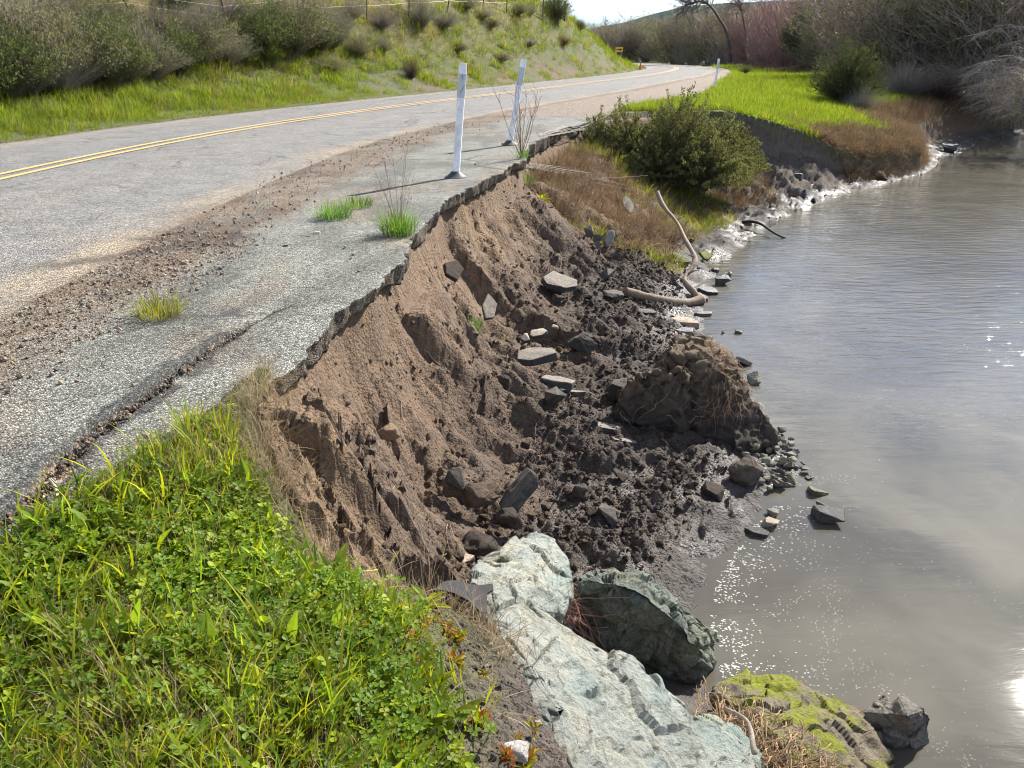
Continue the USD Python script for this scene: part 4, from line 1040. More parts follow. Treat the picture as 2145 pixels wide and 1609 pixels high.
# sheet of dark filter cloth showing beside the boulders
fab = [(912, 1240), (928, 1225), (958, 1221), (997, 1234), (1032, 1231), (1034, 1244), (1021, 1249), (1018, 1293), (1003, 1285), (980, 1262), (945, 1248)]
fz = [-.42, -.47, -.52, -.58, -.60, -.585, -.57, -.55, -.5, -.45, -.42]
fp = w3([(a, b, c) for (a, b), c in zip(fab, fz)])
fv, ff = trimesh.creation.triangulate_polygon(Polygon(fp[:, :2]), engine='earcut')
fv, ff = trimesh.remesh.subdivide_to_size(np.c_[fv, np.zeros(len(fv))], ff, 0.02)
from scipy.interpolate import RBFInterpolator, LinearNDInterpolator
fv[:, 2] = RBFInterpolator(fp[:, :2] + 1e-5 * np.arange(len(fp))[:, None], fp[:, 2], smoothing=.002)(fv[:, :2]) + 0.03 * (fbm2(fv[:, 0] * 7, fv[:, 1] * 7, 3, 91) - 0.5) + 0.02
nf = len(fv)
cloth = (np.vstack([fv, fv - [0, 0, .006]]), np.vstack([ff, ff[:, ::-1] + nf]))
cloth_look = usdkit.material(stage, L('filter_cloth_look'), {'geo': ('geometry', {}), 'n': ('noise_texture', {'scale': 260.0, 'detail': 3.0}), 'r': ('rgb_ramp', {'ramp': [(0.3, (.022, .021, .022)), (0.7, (.042, .040, .041))]}), 'b': ('bump', {'distance': 0.002, 'strength': 0.5}), 'p': ('principled_bsdf', {'roughness': 0.9, 'specular_ior_level': 0.1})}, [('geo.position', 'n.vector'), ('n.fac', 'r.fac'), ('r.color', 'p.base_color'), ('n.fac', 'b.height'), ('b.normal', 'p.normal')], surface='p.BSDF')
tag(obj('filter_cloth', cloth, cloth_look, None, smooth=True), 'torn dark grey filter cloth sticking out beside the long pale boulder', 'cloth')

# ------------------------------------------------------------------ marker posts
def simple_look(name, col, rough=0.5, noise=0.12, scale=18.0):
    c = np.array(col)
    return usdkit.material(stage, L(name), {'geo': ('geometry', {}), 'n': ('noise_texture', {'scale': scale, 'detail': 6.0, 'roughness': 0.7}), 'r': ('rgb_ramp', {'ramp': [(0.3, tuple(c * (1 - noise * 2))), (0.55, tuple(c)), (0.75, tuple(np.minimum(c * (1 + noise), .95)))]}), 'p': ('principled_bsdf', {'roughness': rough})}, [('geo.position', 'n.vector'), ('n.fac', 'r.fac'), ('r.color', 'p.base_color')], surface='p.BSDF')


white_look = simple_look('white_plastic_look', (.78, .78, .77), 0.5, 0.16, 9.0)
refl_look = simple_look('reflective_sheet_look', (.46, .49, .49), 0.35, 0.08)
rubber_look = simple_look('black_rubber_look', (.03, .032, .033), 0.6, 0.2)
mark_look = simple_look('scratch_mark_look', (.12, .125, .12), 0.8)


def loft(sections):
    """sections: (z, half width, half depth); oval tube"""
    n = 20; an = np.arange(n) * 2 * np.pi / n
    v, f = [], []
    for z, a, b in sections:
        v.append(np.c_[np.sign(np.cos(an)) * np.abs(np.cos(an)) ** .8 * a, np.sign(np.sin(an)) * np.abs(np.sin(an)) ** .8 * b, np.full(n, z)])
    m = len(sections)
    for i in range(m - 1):
        k = np.arange(n); k2 = (k + 1) % n
        f += [np.stack([i * n + k, i * n + k2, (i + 1) * n + k2], 1), np.stack([i * n + k, (i + 1) * n + k2, (i + 1) * n + k], 1)]
    v.append([[0, 0, sections[-1][0]], [0, 0, sections[0][0]]])
    k = np.arange(n); k2 = (k + 1) % n
    f += [np.stack([(m - 1) * n + k, (m - 1) * n + k2, np.full(n, m * n)], 1), np.stack([k2, k, np.full(n, m * n + 1)], 1)]
    return np.vstack(v), np.vstack(f)


for k, (bx, by, tx, ty, lab) in enumerate([(955, 371, 970, 132, 'white marker post nearest the camera, upright on the asphalt edge'), (1068, 303, 1097, 125, 'white marker post leaning right behind the bare twigs'), (1496, 190, 1506, 123, 'white marker post standing in grass behind the big bush')]):
    b = at(bx, by, 0.012) if k < 2 else hit(bx, by)[0]
    tp = at_y(tx, ty, b[1])
    ax = tp - b; Ln = np.linalg.norm(ax); ax /= Ln
    t_ = thing('marker_post', lab, 'marker post', b, group='white marker posts along the road edge')
    R_ = np.array(trimesh.geometry.align_vectors([0, 0, 1], ax))
    def put(name, mesh, mat, s=35, r=R_, p=t_):
        v, f = mesh
        tr4 = np.asarray(r)[:3, :3]
        return obj(name, (np.asarray(v) @ tr4.T, f), mat, p, smooth=s)
    put('post', loft([(0.03, .047, .036), (.25, .047, .036), (Ln - .42, .05, .036), (Ln - .16, .05, .034), (Ln - .12, .051, .030), (Ln - .02, .049, .022), (Ln - .004, .047, .018), (Ln, .044, .014)]), white_look)
    put('reflective_band', loft([(Ln - .41, .0525, .0385), (Ln - .40, .053, .039), (Ln - .13, .0535, .034), (Ln - .125, .053, .0335)]), refl_look)
    if k == 0:
        for (u0, z0, u1, z1) in ((-.012, -.17, .002, -.14), (-.015, -.36, .028, -.27), (.004, -.135, .006, -.19)):
            put('scratch', join([tube([(u0, -.0395, Ln + z0), ((u0 + u1) / 2 + .004, -.0398, Ln + (z0 + z1) / 2), (u1, -.0385, Ln + z1)], .0022, 4)]), mark_look)
    base = loft([(-.004, .145, .145), (.008, .145, .145), (.016, .125, .125), (.045, .085, .085), (.07, .062, .055), (.075, .055, .048)])
    obj('base', base, rubber_look, t_, smooth=35)

# ------------------------------------------------------------------ fence on the hill
steel_look = simple_look('rusty_steel_look', (.065, .038, .03), 0.8, 0.25)
timber_look = simple_look('old_timber_look', (.13, .11, .09), 0.9, 0.25)
wire_look = simple_look('wire_look', (.55, .53, .50), 0.4)
fence = thing('wire_fence', 'line of thin rusty steel posts with pale wire along the brush-covered hill', 'fence', (0, 0, 0))
FP = [(-40, 60, -42, 30), (120, 55, 118, 28), (283, 44, 273, 26), (482, 74, 468, 20), (637, 48, 635, -6), (768, 41, 768, -6), (856, 33, 858, -8), (937, 26, 941, -4), (1011, 27, 1013, -3), (1061, 28, 1062, -1)]
fb = hit([p[0] for p in FP], [p[1] for p in FP])
tops = []
for k, p in enumerate(FP):
    b = fb[k]; tpt = at_y(p[2], p[3], b[1])
    d = tpt - b; d = d / np.linalg.norm(d) * 1.35
    tpt = b + d; tops.append(tpt)
    m1 = trimesh.creation.box((.055, .012, 1.65)); m2 = trimesh.creation.box((.014, .05, 1.65)); m2.apply_translation((0, .031, 0))
    mm = trimesh.util.concatenate([m1, m2]); mm.apply_translation((0, 0, .525))
    Rm = trimesh.geometry.align_vectors([0, 0, 1], d / 1.35)
    obj('post', (mm.vertices @ Rm[:3, :3].T + b, mm.faces), steel_look, fence)
tops = np.array(tops)
for f_, rad in ((0.93, .006), (0.68, .004), (0.42, .004)):
    pts = []
    P_ = fb + (tops - fb) * f_
    for a, b in zip(P_[:-1], P_[1:]):
        for u in np.linspace(0, 1, 8)[:-1]:
            pts.append(a + (b - a) * u - [0, 0, .12 * u * (1 - u)])
    pts.append(P_[-1])
    obj('wire', tube(pts, rad, 4), wire_look, fence)
# gate posts with a brace at the crest
gb = hit([1137, 1168, 1182], [44, 52, 44])
for q, lab, r_ in ((0, 'slim grey post on the hill crest left of the dark crest tree', .05), (1, 'thick weathered timber post standing in the dark crest tree', .13), (2, 'shorter timber post right of the thick one on the crest', .10)):
    p = gb[q]
    m = tri(*tube([p - [0, 0, .4], p + [0.02, 0, .6], p + [0.03, 0, (1.3, 1.75, 1.25)[q]]], [r_, r_ * .97, r_ * .93], 9))
    tag(obj('timber_post', (m.vertices, m.faces), timber_look, None, smooth=40), lab, 'post')

# ------------------------------------------------------------------ arrow sign, cone, pylon, far hills
yel_look = simple_look('sign_yellow_look', (.75, .38, .02), 0.5, 0.06)
blk_look = simple_look('sign_black_look', (.015, .015, .015), 0.5)
galv_look = simple_look('galvanised_look', (.35, .36, .37), 0.5)
sgc = at_y(1297, 104, 112.0)
sg = thing('arrow_sign', 'yellow road sign with a black arrow pointing right, beyond the hill', 'road sign', (sgc[0], sgc[1], 0))
hz = sgc[2]
for name, ext, mat, dy in (('panel', (1.0, .02, .62), yel_look, 0), ):
    m = trimesh.creation.box(ext); m.apply_translation((0, dy, hz)); obj(name, m, mat, sg)
arrow = Polygon([(-.36, -.055), (.08, -.055), (.08, -.19), (.38, 0), (.08, .19), (.08, .055), (-.36, .055)])
m = trimesh.creation.extrude_polygon(arrow, .006, engine='earcut'); m.apply_transform(trimesh.transformations.rotation_matrix(math.pi / 2, (1, 0, 0))); m.apply_translation((0, -.0105, hz))
obj('arrow', m, blk_look, sg)
for sx in (-.3, .3):
    m = trimesh.creation.box((.06, .06, hz + .5)); m.apply_translation((sx, .05, (hz + .3) / 2 - .1)); obj('post', m, galv_look, sg)
cb = at(1341, 146, 0.0)
cn = thing('traffic_cone', 'tiny orange cone at the foot of the hill where the road bends', 'traffic cone', cb)
orange_look = simple_look('cone_orange_look', (.80, .12, .03), 0.5, 0.05)
obj('body', loft([(.03, .13, .13), (.6, .03, .03)]), orange_look, cn, smooth=35)
obj('base', trimesh.creation.box((.36, .36, .03), transform=trimesh.transformations.translation_matrix((0, 0, .0155))), rubber_look, cn)

pyc = at_y(1268, 60, 1400.0)
py = thing('power_pylon', 'small far lattice power pylon against the sky', 'pylon', (pyc[0], pyc[1], 0))
parts = []
hh = at_y(1268, 33, 1400.0)[2]
for sx, sy in ((-1, -1), (-1, 1), (1, -1), (1, 1)):
    parts.append(tube([(sx * 3.2, sy * 3.2, 0), (sx * 1.0, sy * 1.0, hh * .7), (0, 0, hh)], .3, 4))
for a in np.linspace(.15, .9, 6):
    w_ = 3.2 * (1 - a) + .5
    parts += [tube([(-w_, -w_, hh * a), (w_, w_, hh * (a + .08))], .16, 3), tube([(w_, -w_, hh * a), (-w_, w_, hh * (a + .08))], .16, 3)]
obj('lattice', join(parts), galv_look, py)
for a in (.72, .86):
    obj('crossarm', tube([(-4.5, 0, hh * a), (0, 0, hh * a + .8), (4.5, 0, hh * a)], .25, 4), galv_look, py)

hill_look = usdkit.material(stage, L('far_hill_look'), {
    'tint': ('attribute', {'attribute': 'tint'}), 'geo': ('geometry', {}), 'n': ('noise_texture', {'scale': 0.012, 'detail': 7.0, 'roughness': 0.65}),
    'r': ('rgb_ramp', {'ramp': [(0.35, (.45, .5, .5)), (0.5, (1, 1, 1)), (0.68, (1.25, 1.2, 1.1))]}), 'm': ('mix', {'mix_type': 'multiply', 'fac': 1.0}), 'p': ('principled_bsdf', {'roughness': 1.0, 'specular_ior_level': 0.0}),
}, [('geo.position', 'n.vector'), ('n.fac', 'r.fac'), ('tint.color', 'm.color1'), ('r.color', 'm.color2'), ('m.color', 'p.base_color')], surface='p.BSDF')


def far_hill(label_unused, prof, yd, depth, tint, seed):
    pr = np.array([at_y(a, b, yd) for a, b in prof])
    xs = np.linspace(pr[0, 0], pr[-1, 0], 160); ys = np.linspace(-1, 1, 70)
    top_ = CubicSpline(pr[:, 0], pr[:, 2])(xs).clip(0)
    X_, Y_ = np.meshgrid(xs, ys)
    Z_ = top_[None] * np.cos(Y_ * np.pi / 2) ** 1.2
    Z_ = Z_ * (1 + 0.18 * (fbm2(X_ * .006, Y_ * 3, 4, seed) - .5) * np.abs(Y_) * 2) - 2
    v = np.stack([X_, yd + Y_ * depth, Z_], -1).reshape(-1, 3)
    i_ = np.arange(X_.size).reshape(X_.shape)
    q = np.stack([i_[:-1, :-1], i_[:-1, 1:], i_[1:, 1:], i_[1:, :-1]], -1).reshape(-1, 4)
    tag(obj('hill', (v, q), hill_look, None, tint, smooth=True), kind='structure')


far_hill('', [(1090, 104), (1180, 80), (1240, 58), (1300, 47), (1360, 30), (1410, 18), (1500, 8), (1650, 2), (1900, 20), (2300, 60), (2700, 104)], 2300, 700, (.04, .066, .062), 3)
far_hill('', [(1290, 104), (1330, 84), (1370, 62), (1410, 44), (1470, 30), (1560, 22), (1700, 40), (1900, 104)], 1300, 350, (.07, .12, .035), 4)

# ------------------------------------------------------------------ vegetation: looks and builders
def leaf_material(name, trans=0.56, gain=(2.0, 1.85, 0.8), rough=0.55, vary=0.5):
    return usdkit.material(stage, L(name), {
        'tint': ('attribute', {'attribute': 'tint'}), 'oi': ('object_info', {}), 'geo': ('geometry', {}),
        'n': ('noise_texture', {'scale': 1.7, 'detail': 3.0}),
        'v': ('map_range', {'from_min': 0.3, 'from_max': 0.7, 'to_min': 1 - vary * .6, 'to_max': 1 + vary * .6}),
        'm': ('mix', {'mix_type': 'multiply', 'fac': 1.0}), 'g': ('mix', {'mix_type': 'multiply', 'fac': 1.0, 'color2': gain}),
        'p': ('principled_bsdf', {'roughness': rough, 'specular_ior_level': 0.22}), 't': ('translucent_bsdf', {}), 'x': ('mix_closure', {'fac': trans}),
    }, [('geo.position', 'n.vector'), ('n.fac', 'v.value'), ('tint.color', 'm.color1'), ('v.result', 'm.color2'), ('m.color', 'p.base_color'), ('m.color', 'g.color1'), ('g.color', 't.color'), ('p.BSDF', 'x.closure1'), ('t.BSDF', 'x.closure2')], surface='x.closure')


grass_look = leaf_material('grass_blade_look')
leaf_look = leaf_material('broad_leaf_look', 0.56, (2.1, 1.85, .7), 0.5)
dry_look = leaf_material('dry_stalk_look', 0.25, (1.2, 1.1, .9), 0.7)
shrub_look = leaf_material('shrub_leaf_look', 0.32, (1.4, 1.35, .9), 0.75, 0.4)
twig_look = usdkit.material(stage, L('twig_look'), {'tint': ('attribute', {'attribute': 'tint'}), 'p': ('principled_bsdf', {'roughness': 0.75, 'specular_ior_level': 0.25})}, [('tint.color', 'p.base_color')], surface='p.BSDF')

ZI = None
from scipy.interpolate import RegularGridInterpolator
_zi = RegularGridInterpolator((np.log(rr), az), GZ, bounds_error=False, fill_value=0.0)


def zs(x, y):
    """level of the finished ground sheet"""
    r = np.hypot(x, y)
    return _zi(np.stack([np.log(np.maximum(r, 0.13)), np.arctan2(x, y)], -1))


def blade(r, L_, w, lean, az_, droop, n=4, base=(0, 0, 0), twist=0.0):
    """one tapering leaf: a folded strip; returns v, f, u (0 base, 1 tip)"""
    u = np.linspace(0, 1, n + 1)
    th = lean + droop * u ** 1.4
    dx = np.cumsum(np.r_[0, np.sin(th[:-1])]) / n * L_; dz = np.cumsum(np.r_[0, np.cos(th[:-1])]) / n * L_
    ww = w * 0.5 * np.clip((1 - u) * 2.2, 0, 1) ** .8 * (0.55 + 0.45 * np.minimum(u * 4, 1))
    ca, sa = math.cos(az_), math.sin(az_)
    c = np.stack([dx * ca, dx * sa, dz], 1)
    tw = twist * u
    side = np.stack([-sa * np.cos(tw), ca * np.cos(tw), np.sin(tw)], 1)
    v = np.vstack([c - side * ww[:, None], c + side * ww[:, None]]) + base
    k = np.arange(n); m = n + 1
    f = np.vstack([np.stack([k, k + m, k + m + 1], 1), np.stack([k, k + m + 1, k + 1], 1)])
    return v, f, np.r_[u, u]


def tuft(seed, n, L_, w, spread, lean, droop, cols, segs=4, tipcol=None):
    r = np.random.default_rng(seed)
    vs, cs = [], []
    for k in range(n):
        a = r.uniform(0, 2 * np.pi); d = spread * math.sqrt(r.random())
        v, f, u = blade(r, L_ * r.uniform(.5, 1.1), w * r.uniform(.6, 1.1), abs(r.normal()) * lean, a + r.normal() * .5, droop * r.uniform(.2, 1.5), segs, (d * math.cos(a), d * math.sin(a), -0.01), r.normal() * .8)
        c = np.array(cols[r.integers(len(cols))]) * r.uniform(.75, 1.25)
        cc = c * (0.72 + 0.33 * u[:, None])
        if tipcol is not None and r.random() < .4:
            cc = mix3(cc, np.array(tipcol), sstep(.55, 1, u))
        vs.append((v, f)); cs.append(cc)
    m = join(vs)
    return m, np.vstack(cs)


def leafshape(r, L_, w, pitch, az_, curl, base, lobes=0.0, n=5, stalk=0.0):
    """a broad leaf with a midrib fold"""
    u = np.linspace(0, 1, n + 1)
    th = pitch + curl * u
    dx = np.r_[0, np.cumsum(np.cos(th[:-1]))] / n * L_; dz = np.r_[0, np.cumsum(np.sin(th[:-1]))] / n * L_
    ww = w * .5 * np.sin(np.pi * np.clip(u * .92 + .06, 0, 1)) ** .75 * (1 + lobes * np.cos(u * n * np.pi))
    if stalk: ww *= sstep(stalk * .5, stalk + .25, u) * .9 + .1
    ca, sa = math.cos(az_), math.sin(az_)
    c = np.stack([dx * ca, dx * sa, dz], 1) + base
    s_ = np.array([-sa, ca, 0])
    up = np.stack([-np.sin(th) * ca, -np.sin(th) * sa, np.cos(th)], 1) * (ww * .35)[:, None]
    v = np.vstack([c - s_ * ww[:, None] + up, c, c + s_ * ww[:, None] + up])
    m = n + 1; k = np.arange(n)
    f = np.vstack([np.stack([k + m * j, k + m * j + m, k + m * j + m + 1], 1) for j in (0, 1)] + [np.stack([k + m * j, k + m * j + m + 1, k + m * j + 1], 1) for j in (0, 1)])
    return v, f, np.r_[u, u, u]


def rosette(seed, n, L_, w, cols, pitch=(.3, 1.2), curl=-.9, lobes=0.0, stalk=.2, tip=None, levels=1):
    r = np.random.default_rng(seed)
    vs, cs = [], []
    for k in range(n):
        a = k * 2.4 + r.normal() * .3
        b = np.array([r.normal() * .006, r.normal() * .006, 0.0])
        v, f, u = leafshape(r, L_ * r.uniform(.55, 1.1), w * r.uniform(.7, 1.15), r.uniform(*pitch), a, curl * r.uniform(.4, 1.4), b, lobes, 6 if lobes else 5, stalk)
        c = np.array(cols[r.integers(len(cols))]) * r.uniform(.75, 1.2)
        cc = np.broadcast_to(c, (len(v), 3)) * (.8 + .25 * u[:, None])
        if tip is not None and r.random() < .5: cc = mix3(cc, np.array(tip), sstep(.2, .9, u))
        vs.append((v, f)); cs.append(cc)
    return join(vs), np.vstack(cs)


def clover(seed, n, spread, H_, R_, cols):
    r = np.random.default_rng(seed)
    vs, cs = [], []
    for k in range(n):
        a = r.uniform(0, 2 * np.pi); d = spread * math.sqrt(r.random())
        h = H_ * r.uniform(.4, 1.15); top_ = np.array([d * math.cos(a), d * math.sin(a), h])
        c = np.array(cols[r.integers(len(cols))]) * r.uniform(.75, 1.25)
        v, f = tube([(top_[0] * .6, top_[1] * .6, -.01), top_ * [.9, .9, .6], top_], .0009, 3)
        vs.append((v, f)); cs.append(np.broadcast_to(c * .9, (len(v), 3)))
        tiltv = r.normal(size=2) * .35
        R1 = R_ * r.uniform(.7, 1.2); a0 = r.uniform(0, 6.28)
        for j in range(3):
            b = a0 + j * 2.094
            pts = np.array([(0, 0), (.55, -.42), (.95, -.38), (1.05, 0), (.95, .38), (.55, .42), (.88, 0)])
            z = np.array([0, .12, .16, .05, .16, .12, .02]) * .8
            x_, y_ = pts[:, 0] * R1, pts[:, 1] * R1
            X_ = x_ * math.cos(b) - y_ * math.sin(b); Y_ = x_ * math.sin(b) + y_ * math.cos(b)
            v = np.stack([X_, Y_, z * R1 + tiltv[0] * X_ + tiltv[1] * Y_], 1) + top_
            vs.append((v, np.array([(0, 1, 6), (1, 2, 6), (2, 3, 6), (3, 4, 6), (4, 5, 6), (5, 0, 6)])))
            cs.append(np.broadcast_to(c, (7, 3)) * np.array([.8, 1, 1.05, 1.05, 1.05, 1, .95])[:, None])
    return join(vs), np.vstack(cs)


def place(x, y, zoff=0.0, lean=0.12, r=rng):
    z = zs(x, y) + zoff
    n = len(x)
    q = qmul(quat_to(np.c_[r.normal(size=(n, 2)) * lean, np.ones(n)] / np.linalg.norm(np.c_[r.normal(size=(n, 2)) * 0, np.ones(n)], axis=1, keepdims=True)), quat_z(r.uniform(0, 2 * np.pi, n)))
    q /= np.linalg.norm(q, axis=1, keepdims=True)
    return np.c_[x, y, z], q


# ------------------------------------------------------------------ foreground turf
r4 = np.random.default_rng(21)
GREEN = [(.13, .185, .010), (.16, .21, .012), (.085, .145, .012), (.20, .215, .016)]
YGREEN = [(.21, .23, .012), (.25, .245, .016), (.16, .205, .012)]
STRAW = [(.34, .26, .15), (.26, .19, .11), (.40, .33, .21)]
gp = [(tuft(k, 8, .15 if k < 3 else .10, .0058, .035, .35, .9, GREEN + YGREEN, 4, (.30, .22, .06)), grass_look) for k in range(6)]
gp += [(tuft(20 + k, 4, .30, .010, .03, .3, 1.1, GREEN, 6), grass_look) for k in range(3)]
sp = [(tuft(30 + k, 9, .16, .0024, .06, .9, .7, STRAW, 3), dry_look) for k in range(4)]
cp = [(clover(40 + k, 6, .05, .065, .0135, [(.15, .225, .014), (.21, .265, .014), (.11, .19, .018)]), leaf_look) for k in range(4)]
bp = [(rosette(50 + k, 7, .085, .026, YGREEN + GREEN, (.5, 1.35), -.8, 0, .25, None), leaf_look) for k in range(4)]
bp += [(rosette(60 + k, 5, .13, .032, [(.12, .19, .02), (.15, .20, .02)], (.7, 1.4), -.6, .08, .2, None), leaf_look) for k in range(2)]
wp = [(rosette(70 + k, 12, .045, .010, YGREEN + [(.16, .12, .02)], (.2, 1.1), -.6, .1, .2, (.28, .09, .02)), leaf_look) for k in range(3)]


def flat(ps):
    return [(m, mat, c) for (m, c), mat in ps]


n_ = 60000
X_ = r4.uniform(-2.8, 0.75, n_); Y_ = r4.uniform(0.45, 4.4, n_)
f_ = fields(X_, Y_)
ax_ = np.interp(Y_, A_line[:, 1], A_line[:, 0])
px_ = None
wobble = 0.22 * (fbm2(X_ * 2.5, Y_ * 2.5, 3, 101) - .5)
ingrass = f_['land'] & (X_ > ax_ - 0.06 + wobble * .8) & (Y_ < 3.22 + wobble) & (f_['dE'] > .10 + wobble * .5 * (Y_ > 2.2))
bare = sstep(-0.62, -0.15, X_ + wobble * 1.6 + 0.25 * (Y_ - 1.9)) 
vis_far = np.hypot(X_, Y_)
clov = sstep(.35, .65, fbm2(X_ * 1.1 + 3, Y_ * 1.1, 3, 102) + 0.40 * sstep(-1.35, -0.6, X_) - 0.17)
u1 = r4.random(n_)
kg = ingrass & (u1 < 0.16 * (1 - bare * .97) * (1.35 - .85 * clov))
ks = ingrass & (u1 > .5) & (u1 < .5 + 0.10 * (1 - .85 * bare) * (1.4 - clov))
kc = ingrass & (u1 > .6) & (u1 < .6 + 0.27 * (1 - bare) * (.12 + .88 * clov))
kb = ingrass & (u1 > .8) & (u1 < .8 + 0.075 * (1 - bare) * (.25 + .95 * clov))
kw = ingrass & (u1 > .9) & (u1 < .9 + 0.045 * bare * sstep(.35, .6, fbm2(X_ * 2.2, Y_ * 2.2, 3, 103)) + .004)


def scat(name, protos, k, smin, smax, label, idxw=None, zoff=0.0, lean=.15):
    x, y = X_[k], Y_[k]
    p, q = place(x, y, zoff, lean, r4)
    ids = r4.choice(len(protos), len(x), p=idxw)
    scatter(name, flat(protos), p, q, r4.uniform(smin, smax, len(x)), ids, label=label[0], cat=label[1])


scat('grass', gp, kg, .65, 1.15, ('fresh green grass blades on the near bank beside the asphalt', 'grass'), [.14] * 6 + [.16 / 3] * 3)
scat('dry_straw', sp, ks, .6, 1.3, ('dead straw lying among the grass of the near bank', 'straw'))
scat('clover', cp, kc, .8, 1.5, ('clover carpet with round leaves in the near bottom left', 'clover'))
scat('broad_weeds', bp, kb, .55, 1.2, ('bright broad-leaved weeds growing through the near clover', 'weeds'))
scat('small_weeds', wp, kw, .7, 1.4, ('small yellow and red leaved weeds on the bare soil by the boulders', 'weeds'))

# straw fringe along the broken edge and the grass edge
n_ = 2600
i_ = r4.integers(np.searchsorted(Es, _eL[i0 + 2]), np.searchsorted(Es, _eL[i2 - 2]), n_)
X_, Y_ = ED[i_, 0] + r4.normal(size=n_) * .05, ED[i_, 1] + r4.normal(size=n_) * .05
kk = (Y_ < 4.0) & (r4.random(n_) < .95) | (r4.random(n_) < .10 * (Y_ > 6.5))
scat('dead_grass_fringe', sp, kk, .5, 1.2, ('dead grass and rootlets along the broken edge', 'dead grass'), lean=.5)

# single plants one can point at
def plant(name, label, cat, parts, px, py, scale=1.0, rz=0.0, group=None, z=None):
    b = hit(px, py)[0]
    if z is not None:
        b = at(px, py, z + .012)
    elif b[1] > 0:
        b[2] = zs(b[0], b[1])
    t_ = thing(name, label, cat, b, rz, scale, group)
    for nm, (m, c), mat in parts:
        obj(nm, m, mat, t_, c)
    return t_


def stems(seed, n, H_, spread, rad, col, branch=3):
    r = np.random.default_rng(seed); vs = []
    for k in range(n):
        a = r.uniform(0, 6.28); l = r.uniform(.05, 1) * spread
        h = H_ * r.uniform(.55, 1.05)
        p = [np.array([0, 0, 0.0])]
        for q_ in range(5):
            p.append(p[-1] + np.array([math.cos(a) * l + r.normal() * .05 * h, math.sin(a) * l + r.normal() * .05 * h, h]) / 5)
        vs.append(tube(p, np.linspace(rad, rad * .4, 6), 4))
        for j in range(branch):
            i = r.integers(2, 6); d = np.array([r.normal() * .5, r.normal() * .5, .9]); d /= np.linalg.norm(d)
            e_ = p[i] + d * h * r.uniform(.12, .3)
            vs.append(tube([p[i], (p[i] + e_) / 2 + r.normal(size=3) * .01 * h, e_], [rad * .5, rad * .4, rad * .25], 3))
    m = join(vs)
    return m, np.broadcast_to(np.array(col), (len(m[0]), 3))


FINE = [(.055, .13, .035), (.075, .16, .04), (.06, .12, .025)]
plant('grass_tuft', 'yellow-green grass tuft alone on the gravel strip', 'grass tuft', [('blades', tuft(201, 260, .13, .0032, .085, .5, .6, [(.15, .17, .02), (.20, .19, .03), (.12, .15, .02)], 3), grass_look), ('dead_blades', tuft(202, 40, .12, .003, .09, 1.0, .4, STRAW, 3), dry_look)], 335, 662, 1.5, z=0)
plant('green_tuft', 'larger left one of twin feathery green tufts in the gravel', 'weed tuft', [('leaves', tuft(203, 330, .12, .0034, .10, .5, .5, FINE, 3), grass_look)], 700, 457, 1.7, z=0)
plant('green_tuft', 'smaller right one of twin feathery green tufts in the gravel', 'weed tuft', [('leaves', tuft(204, 260, .09, .0034, .10, .6, .5, FINE + [(.12, .16, .02)], 3), grass_look)], 748, 432, 1.7, z=0)
plant('stalky_weed', 'feathery green weed with tall bare stalks on the broken asphalt edge', 'weed', [('leaves', tuft(205, 480, .22, .004, .12, .42, .6, FINE + [(.10, .17, .02)], 3), grass_look), ('stalks', stems(206, 11, .55, .42, .0018, (.24, .16, .12), 4), twig_look)], 835, 490, 1.25, z=0)
plant('feather_weed', 'small feathery weed with pale roots on the slope beside the grey slab', 'weed', [('leaves', tuft(207, 130, .24, .005, .06, .45, .5, FINE, 3), grass_look), ('roots', stems(208, 7, -.22, .2, .003, (.33, .26, .17), 1), twig_look)], 990, 660)
plant('dry_weed', 'clump of tall bare reddish twigs at the asphalt corner before the leaning post', 'dead weed', [('twigs', stems(209, 13, 1.0, .50, .005, (.20, .11, .08), 5), twig_look), ('leaves', tuft(210, 70, .22, .006, .10, .6, .5, FINE, 3), grass_look)], 1092, 332, z=0)
plant('yellow_weed', 'yellow-green creeping weed on the earth rib behind the slip', 'weed', [('leaves', rosette(211, 60, .14, .03, YGREEN, (.2, 1.1), -.6), leaf_look)], 1135, 420, 1.2)
plant('green_weed', 'grey-green feathery weed under the corner of the broken asphalt', 'weed', [('leaves', tuft(212, 120, .26, .006, .14, .5, .5, [(.06, .11, .05), (.08, .13, .05)], 3), grass_look)], 1105, 378)
for k, (x_, y_, s_, lab) in enumerate([(893, 1268, 1.0, 'dandelion rosette on the bank just left of the dark filter cloth'), (905, 1462, 1.1, 'large dandelion rosette on bare soil halfway down the long boulder'), (640, 1320, 1.25, 'tall toothed dandelion leaves rising from the clover'), (1075, 1345, .55, 'small leafy weed on bare soil near the head of the long boulder'), (930, 1215, .5, 'two-leaved seedling at the foot of the slip'), (870, 1550, .9, 'lower dandelion rosette near the bottom edge'), (450, 905, 1.0, 'broad-leaved plant at the top corner of the near grass by the asphalt')]):
    plant('dandelion_plant' if k != 4 else 'seedling', lab, 'dandelion' if k != 4 else 'seedling', [('leaves', rosette(220 + k, 16 if k != 4 else 3, .11, .026, YGREEN + [(.11, .18, .02)], (.35, 1.35), -.9, .16 if k != 4 else 0, .15, (.22, .12, .03) if k == 3 else None), leaf_look)], x_, y_, s_)
for k, (x_, y_, s_, lab) in enumerate([(1005, 1510, .9, 'orange-tipped feathery weed on bare soil left of the long boulder'), (960, 1340, .8, 'yellow and orange weed below the dandelion rosette by the cloth'), (1060, 1590, .8, 'red-leaved weed around the white stone')]):
    plant('red_weed', lab, 'weed', [('leaves', rosette(240 + k, 34, .06, .016, YGREEN if k < 2 else [(.17, .10, .03), (.20, .17, .02)], (.2, 1.3), -.6, .3, .2, (.26, .06, .03)), leaf_look)], x_, y_, s_)
